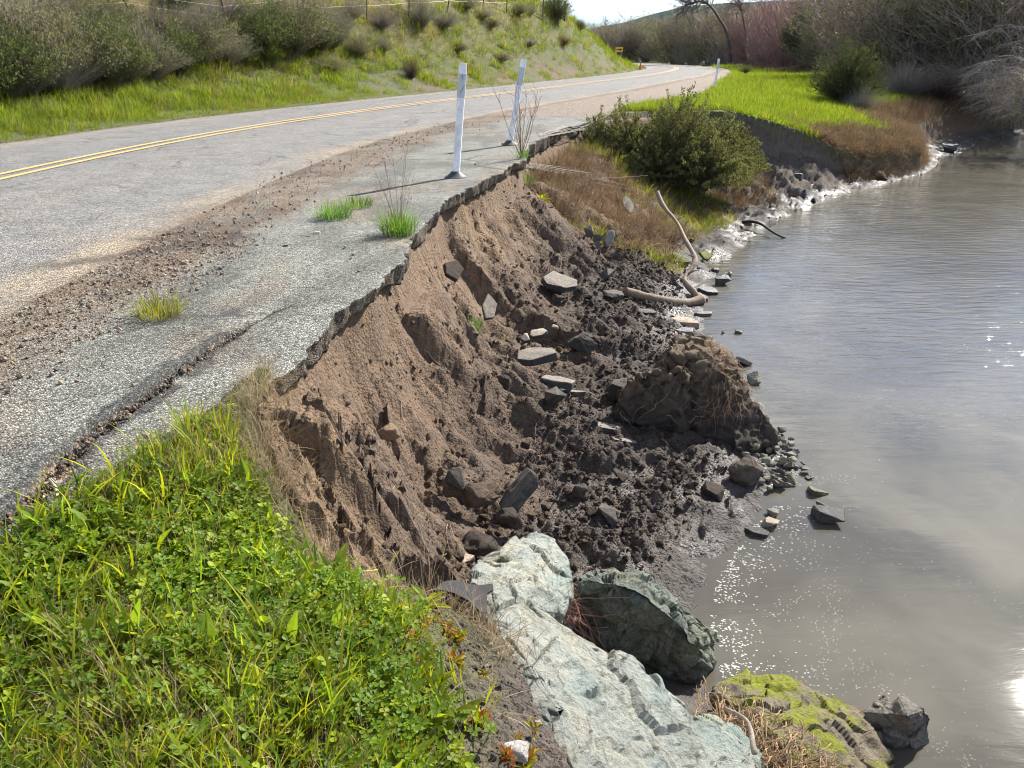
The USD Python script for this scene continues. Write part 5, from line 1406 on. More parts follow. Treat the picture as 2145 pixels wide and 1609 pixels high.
b = hit(846, 1232)[0]
dc = thing('dandelion_clock', 'white dandelion seed head at the foot of the slip', 'dandelion clock', b)
obj('stalk', tube([(0, 0, 0), (.004, 0, .06), (.002, 0, .11)], .0012, 4), grass_look, dc, (.16, .15, .05))
hair = []
for q_ in rand_quat(170, r4):
    d = q_[:3] / np.linalg.norm(q_[:3])
    hair.append(tube([np.array([.002, 0, .11]), np.array([.002, 0, .11]) + d * .017], [.0003, .0011], 3))
obj('seeds', join(hair), dry_look, dc, (.75, .74, .70))

# dead vines matted between the boulders
vines = []
rv = np.random.default_rng(77)
vpoly = [(1440, 1470, -1.42), (1500, 1468, -1.45), (1560, 1490, -1.47), (1640, 1550, -1.45), (1760, 1640, -1.4), (1640, 1640, -1.3), (1595, 1560, -1.32), (1500, 1500, -1.34)]
vw = w3(vpoly); vP = Polygon(vw[:, :2]).buffer(.03)
vz = LinearNDInterpolator(vw[:, :2], vw[:, 2])
for k in range(520):
    while True:
        p = rv.uniform(vw[:, :2].min(0), vw[:, :2].max(0))
        if contains_xy(vP, *p): break
    z0 = float(np.nan_to_num(vz(*p), nan=-1.5)) + rv.uniform(-.17, -.07)
    a = rv.normal() * .9 + 0.2; pts = []
    for j in range(9):
        pts.append((p[0], p[1], z0 + .02 * math.sin(j * 1.1 + k)))
        a += rv.normal() * .45; p = p + .035 * np.array([math.cos(a), -math.sin(a)]); z0 += rv.normal() * .008
    vines.append(tube(pts, rv.uniform(.0016, .0034), 4))
vm = join(vines)
vc = np.repeat(rv.uniform(.7, 1.3, (len(vines), 1)) * np.array([.27, .18, .10]), [len(v[0]) for v in vines], axis=0)
tag(obj('dead_vines', vm, twig_look, None, vc), 'mat of dead tan vine stems between the long boulder and the mossy boulder', 'vines', None, 'stuff')
r9 = np.random.default_rng(78)
rt = []
for k in range(60):
    p = w3([(r9.uniform(1185, 1215), r9.uniform(1235, 1300), -1.3)])[0]; pts = [p.copy()]
    d = np.array([r9.normal() * .4, -.2, -.5])
    for j in range(6):
        p = p + d * .03; d += r9.normal(size=3) * .5; pts.append(p.copy())
    rt.append(tube(pts, .0016, 3))
tag(obj('root_wisps', join(rt), twig_look, None, (.20, .10, .07)), 'wisps of reddish roots in the gap between the two upper green boulders', 'roots', None, 'stuff')

# dead branches lying on the slumped bank
for k, (pts, lab) in enumerate([([(1106, 363), (1180, 380), (1290, 405)], 'bundle of long dead grey twigs lying over the slumped bank below the bare twigs'), ([(1130, 300), (1190, 285), (1260, 268)], 'pale dry twigs lying against the broken asphalt face')]):
    w_ = px_path([(a, b_, None) for a, b_ in pts], .12); tw = []
    for j in range(14):
        o = rv.normal(size=3) * [.12, .12, .06]
        e_ = w_[2] + rv.normal(size=3) * [.5, .5, .12]
        tw.append(tube([w_[0] + o * .4, w_[1] + o, w_[0] + (e_ - w_[0]) * rv.uniform(.7, 1.1)], [.007, .005, .002], 4))
    tag(obj('dead_twigs', join(tw), twig_look, None, (.20, .17, .14)), lab, 'twigs')

# ------------------------------------------------------------------ soil crumbs, gravel, foam
r6 = np.random.default_rng(31)
def stones(n, seed0, k=12, squash=.75):
    out = []
    for i in range(n):
        r = np.random.default_rng(seed0 + i)
        q = r.normal(size=(k, 3)); q /= np.linalg.norm(q, axis=1, keepdims=True)
        q = np.sign(q) * np.abs(q) ** .7 * [1, r.uniform(.65, .95), r.uniform(.5, .9) * squash + .1] * .5
        m = hull_of(q)
        out.append((np.array(m.vertices), np.array(m.faces)))
    return out


n_ = 150000
X_ = r6.uniform(-1.5, 3.2, n_); Y_ = r6.uniform(2.4, 13, n_)
f_ = fields(X_, Y_)
sw = np.interp(f_['e'], [_eL[i0 + 3], _eL[i0 + 5], _eL[i1 + 8], _eL[i1 + 9]], [0, 1, 1, 0]) * f_['slope']
dens = (0.55 + 0.5 * sstep(.25, .6, f_['t'])) * (1 - sstep(.78, .9, f_['t'])) * (0.35 + 1.3 * sstep(.4, .62, fbm2(X_ * 2.4, Y_ * 2.4, 3, 111)))
k = (sw > .3) & (r6.random(n_) < dens * .62 * (3.2 / np.maximum(Y_, 3.2)) ** .4)
x, y, t_ = X_[k], Y_[k], f_['t'][k]
tt2 = t_ + .3 * (fbm2(x * 1.3, y * 1.3, 4, 51) - .5)
size = np.clip(.0055 * r6.pareto(1.7, len(x)) + .006,   .006, .055) * (.75 + .5 * sstep(.3, .6, t_)) * np.interp(y, [3, 12], [1, 1.5])
st = stones(8, 900, 14, .9)
cl_ = []
for i in range(4):
    r_ = np.random.default_rng(930 + i)
    q_ = r_.normal(size=(16, 3)); q_ /= np.linalg.norm(q_, axis=1, keepdims=True)
    m = refine(hull_of(q_ * .5 * [1, .85, .75]), .16, 1)
    roughen(m, [(.45, .09, 'n'), (.2, .06, 'r')], 60 + i)
    cl_.append((np.array(m.vertices), np.array(m.faces)))
TN, MD, DK = (.138, .093, .059), (.092, .063, .043), (.062, .047, .036)
protos = [(cl_[i] if i < 3 else st[i], soil_look, c) for c in (TN, MD, DK) for i in range(4)]
cls = np.where(tt2 < .22, 0, np.where(tt2 < .47, 1, 2))
cls = np.clip(cls + (r6.random(len(x)) < .15) - (r6.random(len(x)) < .15), 0, 2)
scatter('soil_crumbs', protos, np.c_[x, y, zs(x, y) + size * .05], rand_quat(len(x), r6), size, cls * 4 + r6.integers(0, 4, len(x)), label='loose crumbs and clods of soil over the slip', cat='soil')

# fine roots hanging out of the scarp
ro = []
for k in range(110):
    while True:
        x, y = r6.uniform(-1.3, 1.4), r6.uniform(2.7, 12)
        q_ = fields(np.array([x]), np.array([y]))
        if q_['slope'][0] and .03 < q_['t'][0] < .45 and q_['e'][0] > _eL[i0 + 4]: break
    a = r6.normal() * .7 - .2; pts = []
    for j in range(int(r6.integers(4, 9))):
        pts.append((x, y, float(zs(np.array([x]), np.array([y]))[0]) + .012 + .012 * r6.random()))
        a += r6.normal() * .5; x += .045 * math.cos(a); y += .045 * math.sin(a)
    ro.append(tube(pts, np.linspace(r6.uniform(.0016, .0045), .001, len(pts)), 4))
tag(obj('scarp_roots', join(ro), twig_look, None, (.30, .21, .135)), 'fine pale roots hanging out of the fresh soil face of the slip', 'roots', None, 'stuff')

# bigger clods half buried in the slope
n_ = 2600
X_ = r6.uniform(-1.4, 2.6, n_); Y_ = r6.uniform(2.6, 11, n_)
f_ = fields(X_, Y_)
sw = np.interp(f_['e'], [_eL[i0 + 3], _eL[i0 + 5], _eL[i1 + 8], _eL[i1 + 9]], [0, 1, 1, 0]) * f_['slope']
k = (sw > .5) & (f_['t'] > .16) & (f_['t'] < .8) & (r6.random(n_) < np.where(Y_ < 5.2, .75, .35))
x, y, t_ = X_[k], Y_[k], f_['t'][k]
tt2 = t_ + .3 * (fbm2(x * 1.3, y * 1.3, 4, 51) - .5)
size = r6.uniform(.035, .10, len(x)) * r6.uniform(.6, 1.2, len(x))
cls = np.where(tt2 < .24, 0, np.where(tt2 < .46, 1, 2))
scatter('soil_lumps', protos, np.c_[x, y, zs(x, y) + size * .1], rand_quat(len(x), r6), size, cls * 4 + r6.integers(0, 4, len(x)), label='fist-sized clods half buried in the slope of the slip', cat='soil')

n_ = 90000
X_ = r6.uniform(-3.2, 1.5, n_); Y_ = np.where(r6.random(n_) < .6, r6.uniform(1.0, 7, n_), r6.uniform(5, 19, n_))
s_, a_2 = road_coords(X_, Y_)
wob = fbm2(X_ * 1.2, Y_ * .8, 4, 81)
band = sstep(4.75, 4.1, s_ + .75 * (wob - .5)) * sstep(3.35, 3.8, s_)
edgeA = np.interp(Y_, A_line[:, 1], A_line[:, 0])
k = (r6.random(n_) < np.clip(band * .8 * (5 / np.maximum(Y_, 5)) + .012, 0, 1)) & (X_ < edgeA - .05) & (s_ > 3.35)
x, y = X_[k], Y_[k]
size = np.clip(.005 * r6.pareto(2.2, len(x)) + .006, .006, .03) * np.interp(y, [3, 15], [1, 1.35])
gc = [(.22, .155, .11), (.31, .25, .18), (.16, .125, .10), (.24, .15, .105), (.40, .36, .30), (.13, .115, .10)]
protos = [(st[i], grey_look, c) for i, c in enumerate(gc)]
scatter('gravel', protos, np.c_[x, y, .014 + size * .25], rand_quat(len(x), r6), size, r6.choice(6, len(x), p=[.3, .2, .2, .12, .06, .12]), label='brown gravel washed onto the shoulder along the road edge', cat='gravel')

# wet black lumps in the shining mud along the far shore
n_ = 9000
X_ = r6.uniform(2.2, 24, n_); Y_ = r6.uniform(9, 38, n_)
f_ = fields(X_, Y_)
k = f_['slope'] & (f_['e'] > _eL[i1 + 8]) & (f_['t'] > .70) & (r6.random(n_) < .8 * sstep(.35, .6, fbm2(X_ * .9, Y_ * .9, 3, 115)))
x, y = X_[k], Y_[k]
size = np.clip(.04 * r6.pareto(2.0, len(x)) + .04, .04, .22)
scatter('mud_lumps', [(cl_[i], wetrock_look, c) for i, c in enumerate([(.035, .03, .026), (.05, .042, .035), (.028, .025, .022)])] + [(st[5], wetrock_look, (.06, .055, .05))], np.c_[x, y, zs(x, y) + size * .05], rand_quat(len(x), r6), size, r6.integers(0, 4, len(x)), label='black wet lumps in the shining mud along the creek edge', cat='mud')

# grit on the bare soil beside the long boulder
n_ = 9000
X_ = r6.uniform(-1.0, .5, n_); Y_ = r6.uniform(.9, 2.5, n_)
f_ = fields(X_, Y_)
k = (f_['land'] | (f_['t'] < .2)) & (sstep(-.55, -.1, X_ + .25 * (Y_ - 1.9)) > r6.random(n_) * 1.2)
x, y = X_[k], Y_[k]
size = np.clip(.003 * r6.pareto(1.8, len(x)) + .003, .003, .022)
scatter('soil_grit', [(st[i], grey_look, c) for i, c in enumerate([(.09, .07, .055), (.06, .05, .042), (.13, .105, .085), (.28, .27, .25)])], np.c_[x, y, zs(x, y) + size * .2], rand_quat(len(x), r6), size, r6.choice(4, len(x), p=[.4, .35, .2, .05]), label='grit and small stones on the bare soil beside the long boulder', cat='grit')

# rubble lying in the open crack
n_ = 700
yy = r6.uniform(1.9, 4.4, n_)
xx = np.interp(yy, crD[:, 1], crD[:, 0]) + r6.normal(size=n_) * .016
size = r6.uniform(.006, .026, n_)
scatter('crack_rubble', protos, np.c_[xx, yy, -.05 + size * .3 + r6.uniform(0, .03, n_)], rand_quat(n_, r6), size, r6.choice(6, n_, p=[.25, .08, .3, .12, .02, .23]), label='crumbs and grit in the long crack of the asphalt', cat='rubble')

# foam and bubbles
foam_look = usdkit.material(stage, L('foam_look'), {'p': ('principled_bsdf', {'base_color': (.34, .335, .31), 'roughness': .6, 'specular_ior_level': .2})}, [], surface='p.BSDF')
dome = trimesh.creation.icosphere(1, 1.0); dome = (np.array(dome.vertices) * [1, 1, .22], np.array(dome.faces))
fx, fy = [], []
u = r6.uniform(0, 1, (30000, 2))
pxs = 1490 + 420 * u[:, 0]; pys = 1060 + 400 * u[:, 1]
w_ = at(pxs, pys, -2.0)
dsh, _ = WTree.query(w_[:, :2])
dry_ = contains_xy(SHOREP, w_[:, 0], w_[:, 1])
pat = fbm2(w_[:, 0] * 5, w_[:, 1] * 5, 3, 121)
kf = ~dry_ & (r6.random(len(dsh)) < .24 * np.exp(-dsh / .28) * sstep(.3, .55, pat) + .004)
fp_ = [w_[kf]]; fs_ = [r6.uniform(.0025, .0075, kf.sum()) * np.exp(-dsh[kf] / .9)]
for (a0, b0), (a1, b1), nn, sg in (((1850, 1150), (2145, 1290), 90, 14), ((1790, 1370), (1960, 1560), 110, 12), ((1760, 1230), (1720, 1420), 110, 16), ((1960, 1560), (2060, 1609), 60, 14), ((1500, 1000), (2145, 900), 60, 160), ((1980, 735), (2140, 725), 70, 10), ((1690, 1010), (1790, 1000), 60, 7), ((1900, 1380), (2145, 1550), 60, 60)):
    uu = r6.random(nn)
    q = at(a0 + (a1 - a0) * uu + r6.normal(size=nn) * sg, b0 + (b1 - b0) * uu + r6.normal(size=nn) * sg, -2.0)
    ok = ~contains_xy(SHOREP, q[:, 0], q[:, 1])
    fp_.append(q[ok]); fs_.append(r6.uniform(.001, .003, ok.sum()) * (q[ok, 1] / 4) ** .7)
fp_ = np.vstack(fp_); fs_ = np.concatenate(fs_)
sc_ = np.c_[fs_ * r6.uniform(.8, 1.8, len(fs_)), fs_, fs_]
scatter('foam', [(dome, foam_look, None)], fp_ + [0, 0, .0], quat_z(r6.uniform(-.6, .2, len(fs_))), sc_, np.zeros(len(fs_), int), label='white foam bubbles on the water along the shore', cat='foam')

# ------------------------------------------------------------------ grass of the verge, the hill and the far banks
r7 = np.random.default_rng(41)
VG = [(.145, .20, .014), (.12, .185, .014), (.18, .21, .02), (.085, .14, .015)]
OL = [(.13, .13, .03), (.10, .11, .03), (.18, .15, .05)]
DRYC = [(.24, .19, .10), (.30, .24, .13), (.17, .13, .07)]
BRN = [(.15, .10, .055), (.20, .135, .075), (.11, .075, .04), (.24, .17, .10)]
bank_look = leaf_material('verge_grass_look', 0.46, (1.7, 1.6, .8), 0.6)
vp_ = [(tuft(300 + i, 16, .30, .011, .13, .5, .6, VG, 3), bank_look) for i in range(4)]
op_ = [(tuft(310 + i, 16, .30, .010, .14, .6, .6, OL + DRYC[:1], 3), grass_look) for i in range(3)]
dp_ = [(tuft(320 + i, 14, .36, .008, .16, .8, .5, DRYC, 3), dry_look) for i in range(3)]
np_ = [(tuft(330 + i, 18, .42, .008, .12, .9, 1.5, BRN, 4), dry_look) for i in range(4)]
allp = vp_ + op_ + dp_ + np_
n_ = 260000
rad = np.exp(r7.uniform(math.log(11), math.log(95), n_)); ang = np.radians(r7.uniform(-38, 40, n_))
X_, Y_ = rad * np.sin(ang), rad * np.cos(ang)
f_ = fields(X_, Y_)
s_ = f_['s']; q_ = -s_ - LEFT_W
hn = fbm2(X_ * .5, Y_ * .5, 4, 131); hn2 = fbm2(X_ * 1.7, Y_ * 1.7, 3, 132)
size = np.interp(rad, [11, 30, 95], [.75, 1.0, 1.9])
# left of the road
left = (q_ > .12) & (q_ < 34)
fresh = sstep(5.0, 2.4, q_ + 4 * (hn - .5) - .05 * (Y_ - 20).clip(0, 40))
barec = (q_ > .3) & (q_ < 2.6) & (Y_ > 28) & (hn > .44) & (hn2 > .44)
kl = left & ~barec & (r7.random(n_) < .62)
fresh = fresh * (1 - .32 * sstep(.52, .62, hn2))
pick = np.where(r7.random(n_) < fresh * .92, r7.integers(0, 4, n_), np.where(r7.random(n_) < .55, r7.integers(4, 7, n_), r7.integers(7, 10, n_)))
scatter('hillside_grass', flat(allp), *(lambda p, q: (p, q))(*place(X_[kl], Y_[kl], -.02, .2, r7)), (size * r7.uniform(.6, 1.25, n_))[kl] * np.interp(q_[kl], [0, .5, 1.4], [.25, .55, 1]) * (.75 + .6 * sstep(.35, .65, hn2[kl])), pick[kl], label='bright green verge and drier grass over the roadside hill', cat='grass')
# right of the road
right = f_['land'] & (s_ > RIGHT_W + .35) & (X_ > np.interp(Y_, [0, 20.3, 22, 60], [99, 99, 2.4, -99])) & (Y_ > 20.3)
dE = f_['dE']
lip = f_['e'] > _eL[i2 + 3]
brown = np.clip(sstep(2.2, 1.0, dE + 2 * (hn - .5)) * lip + sstep(17, 19, X_ - .1 * (Y_ - 25)), 0, 1)
kr = right & (r7.random(n_) < .85)
kr &= s_ > RIGHT_W + np.interp(Y_, [20, 30, 45, 60, 90], [2.6, 3.7, 2.4, 1.3, .8]) + .7 * (hn2 - .5)
pick = np.where(r7.random(n_) < brown, r7.integers(10, 14, n_), np.where(r7.random(n_) < .9, r7.integers(0, 4, n_), r7.integers(4, 7, n_)))
scatter('bank_grass', flat(allp), *place(X_[kr], Y_[kr], -.02, .2, r7), (size * r7.uniform(.6, 1.2, n_))[kr] , pick[kr], label='bright green grass on the bank between road and creek', cat='grass')
# brown sods on the slumped bank and over the creek edge
n_ = 60000
X_ = r7.uniform(.2, 15, n_); Y_ = r7.uniform(11.5, 32, n_)
f_ = fields(X_, Y_); e_, t_ = f_['e'], f_['t']
hn = fbm2(X_ * .8, Y_ * .8, 4, 141)
sl = f_['slope'] & (e_ > _eL[i1 + 8] + .4) & (e_ < _eL[i2 + 1] + .4) & (t_ > .06) & (t_ < .80 + .15 * (hn - .5))
fl_ = f_['slope'] & (e_ > _eL[i2 + 4] - .3) & (t_ < .45)
lipk = f_['land'] & (e_ > _eL[i2 + 3]) & (f_['dE'] < .5) & (e_ < _eL[i2 + 9])
k = ((sl & (r7.random(n_) < .46)) | (fl_ & (r7.random(n_) < .8)) | (lipk & (r7.random(n_) < .8)))
pick = np.where((hn > .52) & (r7.random(n_) < .62) & sl, r7.integers(4, 7, n_), r7.integers(10, 14, n_))
pick = np.where((hn > .56) & (r7.random(n_) < .35) & sl, r7.integers(0, 4, n_), pick)
p, q = place(X_[k], Y_[k], -.02, .45, r7)
scatter('brown_grass', flat(allp), p, q, r7.uniform(.45, 1.0, k.sum()), pick[k], label='matted brown grass over the slumped bank and the creek edge', cat='grass')

# ------------------------------------------------------------------ shrubs
def shrub(seed, H_, R_, n, leafn, leaf, cols, tw_col, upright=.7, fine_=1.0, core=.25, tips=True, twr=.006, fall=.55):
    """many stems from one stool, each carrying sprigs of small leaves towards its end"""
    r = np.random.default_rng(seed)
    tw, lv, lc = [], [], []
    for k in range(n):
        a = r.uniform(0, 2 * np.pi); rho = math.sqrt(r.random())
        hh = H_ * (1 - fall * rho ** 2.2) * r.uniform(.72, 1.05)
        lob = 1 + .30 * (n2(math.cos(a) * 1.6 + seed, math.sin(a) * 1.6 + rho, seed % 17) - .5) * 2
        end = np.array([math.cos(a) * rho * R_ * lob, math.sin(a) * rho * R_ * lob, hh * lob])
        u = np.linspace(0, 1, 6)[:, None]
        p = np.c_[end[:2] * u ** (1.0 + upright * .5), end[2] * u ** .92] + np.c_[r.normal(size=(6, 2)) * .03 * R_ * u, np.zeros(6)]
        p[0, :2] = r.normal(size=2) * .05 * R_
        tw.append(tube(p[1 if k % 3 else 0:], np.linspace(twr * (1.6 if k % 3 == 0 else 1), twr * .3, 6)[1 if k % 3 else 0:], 3))
        m = leafn
        if m:
            uu = 1 - (r.random(m) ** 1.6) * (1 - core)
            seg = np.clip(uu * 5, 0, 4.999); i = seg.astype(int); fr_ = (seg - i)[:, None]
            c = p[i] * (1 - fr_) + p[i + 1] * fr_
            off = r.normal(size=(m, 3)); off /= np.linalg.norm(off, axis=1, keepdims=True)
            c = c + off * (r.random(m) * .055 * R_ * fine_)[:, None]
            d = off * .7 + [0, 0, upright] ; d /= np.linalg.norm(d, axis=1, keepdims=True)
            w = np.cross(d, r.normal(size=(m, 3))); w /= np.linalg.norm(w, axis=1, keepdims=True)
            ll = leaf * r.uniform(.6, 1.3, m)[:, None]
            lv.append(np.stack([c - w * ll * .22, c + d * ll * .5 - w * ll * .28, c + d * ll, c + d * ll * .5 + w * ll * .28], 1))
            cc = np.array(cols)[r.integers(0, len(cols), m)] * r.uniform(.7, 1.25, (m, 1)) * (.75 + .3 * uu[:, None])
            lc.append(np.repeat(cc, 4, 0))
    twm = join(tw)
    out = [(twm, np.broadcast_to(np.array(tw_col), (len(twm[0]), 3)))]
    if lv:
        v = np.concatenate(lv).reshape(-1, 3)
        i = np.arange(len(v) // 4)[:, None] * 4
        out.append(((v, np.vstack([i + [0, 1, 2], i + [0, 2, 3]])), np.concatenate(lc)))
    return out


def build_shrub(t_, parts):
    obj('stems', parts[0][0], twig_look, t_, parts[0][1])
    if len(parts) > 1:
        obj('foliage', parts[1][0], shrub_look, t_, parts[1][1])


COY = [(.055, .075, .022), (.075, .095, .026), (.045, .062, .02), (.10, .115, .035)]
GRYL = [(.14, .145, .085), (.115, .12, .07), (.18, .17, .11)]
OLV = [(.115, .115, .045), (.14, .135, .055), (.095, .095, .04)]
bb = hit(1430, 352)[0]
bt = thing('big_bush', 'large rounded dark green bush on the bank below the road edge', 'bush', (3.95, 18.4, -1.15))
BBC = [(.10, .108, .042), (.125, .13, .05), (.08, .088, .034), (.15, .15, .06)]
pa, pb = [], []
for i, (ox, oy, oz, H_, R_, n_) in enumerate([(-.15, .1, 0, 1.75, 1.25, 420), (-1.15, .1, .15, 1.35, 1.05, 300), (.85, -.1, -.1, 1.5, 1.1, 330), (.35, -.95, -.2, 1.25, 1.1, 300), (-.7, -.8, .0, 1.1, .95, 230), (1.35, .3, -.1, 1.0, .75, 190), (-1.85, .35, .35, .95, .6, 110)]):
    q_ = shrub(401 + 20 * i, H_, R_, n_, 72, .045, BBC, (.11, .085, .065), 1.3, .55 * 1.6 / R_, .4, True, .006, .8)
    for store, (m, c) in zip((pa, pb), q_):
        store.append(((m[0] + [ox, oy, oz], m[1]), c))
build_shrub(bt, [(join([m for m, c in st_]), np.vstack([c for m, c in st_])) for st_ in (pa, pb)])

KINDS = {
    'green': shrub(411, 1.6, 1.25, 300, 40, .05, COY + [(.09, .12, .03)], (.12, .095, .075), .8),
    'grey': shrub(412, 1.6, 1.35, 420, 16, .045, GRYL, (.25, .21, .17), .5, 1.2, .3),
    'olive': shrub(413, 1.5, 1.3, 340, 30, .05, OLV + GRYL, (.21, .17, .13), .7),
    'bare': shrub(414, 1.6, 1.2, 520, 3, .035, GRYL, (.21, .18, .15), .3, 1.0, .3, True, .005),
    'lime': shrub(415, 1.2, .7, 150, 45, .05, [(.12, .16, .02), (.15, .19, .025)], (.12, .10, .06), 1.0),
    'dark': shrub(417, 1.9, 1.45, 480, 60, .05, [(.05, .062, .022), (.065, .078, .026), (.04, .05, .018)], (.12, .10, .08), .8, .8, .4, True, .006, .7),
    'brown': shrub(416, 1.3, 1.1, 420, 5, .04, [(.12, .08, .05)], (.10, .07, .055), .4),
}
# kind, centre x, base y, width, height in the photograph, label
SHRUBS = [
    ('green', 18, 215, 130, 120, 'dark green shrub cut by the left edge above the verge'),
    ('olive', 70, 205, 130, 150, 'dense grey-olive shrub, second from the left edge along the verge'),
    ('bare', 128, 200, 120, 95, 'tangle of dead brown branches low between the left verge shrubs'),
    ('olive', 165, 190, 140, 125, 'grey-green shrub above the dead tangle near the left edge'),
    ('green', 228, 190, 120, 118, 'tall green-grey shrub with a shaded foot, left part of the verge'),
    ('olive', 268, 178, 110, 105, 'round olive shrub right of the tall green-grey one'),
    ('grey', 325, 168, 120, 110, 'grey twiggy shrub over the dark hollow above the verge'),
    ('green', 378, 160, 80, 85, 'green shrub tight against the right of the grey twiggy one'),
    ('olive', 420, 140, 130, 90, 'broad olive shrub below the leaning fence post'),
    ('grey', 478, 138, 90, 70, 'grey-brown shrub with straw at its foot, right of the broad olive one'),
    ('green', 250, 85, 95, 60, 'dark green round shrub standing behind the verge row near a fence post'),
    ('bare', 60, 90, 150, 100, 'leafless grey brush at the upper left corner'),
    ('bare', 150, 70, 150, 80, 'leafless grey brush above the second verge shrub'),
    ('grey', 20, 120, 130, 120, 'grey brush at the left edge above the dark green shrub'),
    ('green', 375, 24, 62, 40, 'small dark green tree-like shrub on the slope at the top edge'),
    ('bare', 470, 50, 120, 60, 'pale leafless brush round the leaning fence post'),
    ('green', 555, 125, 120, 95, 'large dark green shrub left of the middle fence post'),
    ('olive', 620, 120, 130, 100, 'largest olive shrub under the middle fence post'),
    ('green', 668, 112, 90, 70, 'dark shrub at the right end of the large dark group'),
    ('lime', 522, 140, 40, 42, 'small lime-green bush in front of the dark shrubs, left one'),
    ('lime', 570, 140, 45, 60, 'taller lime-green bush in front of the dark shrubs, right one'),
    ('grey', 735, 45, 70, 55, 'grey shrub on the slope between two fence posts'),
    ('grey', 885, 62, 70, 85, 'tall grey-green twiggy shrub on the hill behind the near marker post'),
    ('brown', 862, 166, 40, 46, 'small dead brown bush on the verge left of the near marker post'),
    ('olive', 752, 120, 70, 46, 'low olive shrub on the slope above the verge, middle of the hill'),
    ('bare', 700, 100, 90, 60, 'bare branches fallen over the slope beside the large dark group'),
    ('grey', 800, 110, 60, 40, 'low grey brush right of the low olive shrub'),
    ('olive', 975, 22, 60, 28, 'flat dark bush on the skyline near the leaning fence post'),
    ('olive', 1085, 32, 55, 24, 'low green bush on the skyline right of the last fence post'),
    ('olive', 1112, 34, 20, 22, 'tiny round bush on the skyline left of the slim grey post'),
    ('brown', 1028, 60, 45, 22, 'brown brush low on the hill brow'),
    ('brown', 1108, 100, 30, 18, 'brown sod hummock on the hill face'),
    ('green', 1166, 50, 66, 62, 'dark ragged tree-like bush around the timber posts on the crest'),
    ('brown', 1215, 66, 30, 26, 'twiggy brown bush on the crest right of the timber posts'),
    ('dark', 1770, 222, 124, 118, 'round dark green bush with dead stalks on the creek bank'),
    ('olive', 1690, 158, 44, 30, 'small olive bush left of the round dark bush on the creek bank'),
    ('olive', 1838, 170, 46, 50, 'olive bush touching the right of the round dark bush'),
    ('green', 1562, 152, 30, 16, 'tiny dark bush at the road edge by the far marker post'),
    ('bare', 1800, 238, 90, 60, 'dead pale stalks under the round dark bush'),
    ('bare', 1890, 205, 130, 75, 'grey leafless brush right of the creek-bank bushes'),
    ('brown', 1960, 215, 130, 70, 'brown brush at the head of the mud flat'),
    ('bare', 2050, 215, 160, 90, 'pale tangled brush over the far water edge'),
    ('grey', 95, 120, 130, 90, 'grey-olive brush between the upper leafless brush and the verge shrubs'),
    ('olive', 190, 105, 120, 80, 'olive brush just above the tall green-grey shrub'),
    ('bare', 330, 85, 150, 70, 'leafless brush above the grey twiggy shrub'),
    ('bare', 410, 75, 120, 60, 'leafless brush above the broad olive shrub'),
    ('grey', 560, 60, 120, 60, 'grey brush behind the large dark green shrub'),
    ('bare', 640, 45, 120, 50, 'leafless brush at the foot of the middle fence post'),
    ('grey', 700, 70, 80, 44, 'grey brush above the bare fallen branches'),
    ('bare', 800, 60, 90, 45, 'leafless brush on the hill right of the fence post pair'),
    ('bare', 930, 60, 90, 40, 'pale dead brush on the hill brow'),
    ('grey', 1010, 40, 60, 26, 'grey brush at the fence on the hill brow'),
    ('brown', 960, 110, 46, 22, 'brown hummock in the middle of the hill face'),
    ('brown', 1180, 96, 40, 20, 'brown hummock low on the hill face under the timber posts'),
    ('brown', 1050, 130, 46, 20, 'brown hummock just above the cut bank'),
    ('olive', 690, 150, 60, 28, 'low olive tuft at the top of the verge'),
]
first = {}
sb = hit([s[1] for s in SHRUBS], [s[2] - 2 for s in SHRUBS])
KH = {k: (v[0][0][0][:, 2].max(), np.percentile(np.abs(v[0][0][0][:, 0]), 99)) for k, v in KINDS.items()}
rs = np.random.default_rng(3)
for k, (kind, cx, by, w, h, lab) in enumerate(SHRUBS):
    b = sb[k]
    if b[1] > 75: b = at_y(cx, by, 55.0)
    ppm = F / (np.linalg.norm(b - [0, 0, HC]) * math.cos(PIT) ** .3)
    H0, R0 = KH[kind]
    grow_ = 1.28 if (cx < 720 and kind != 'lime') else 1.05
    sxy, sz = w / ppm / (2 * R0) * grow_, h / ppm / H0 * (1.2 if grow_ > 1.1 else 1.05)
    cat = 'bush' if kind in ('lime', 'brown', 'dark') else 'shrub'
    t_ = thing({'green': 'green_shrub', 'grey': 'grey_shrub', 'olive': 'olive_shrub', 'bare': 'leafless_shrub', 'lime': 'lime_bush', 'brown': 'brown_bush', 'dark': 'dark_bush'}[kind], lab, cat, b - [0, 0, .08], rs.uniform(0, 6.28), (sxy, sxy, sz), None, first.get(kind))
    if kind not in first:
        first[kind] = t_
        build_shrub(t_, KINDS[kind])

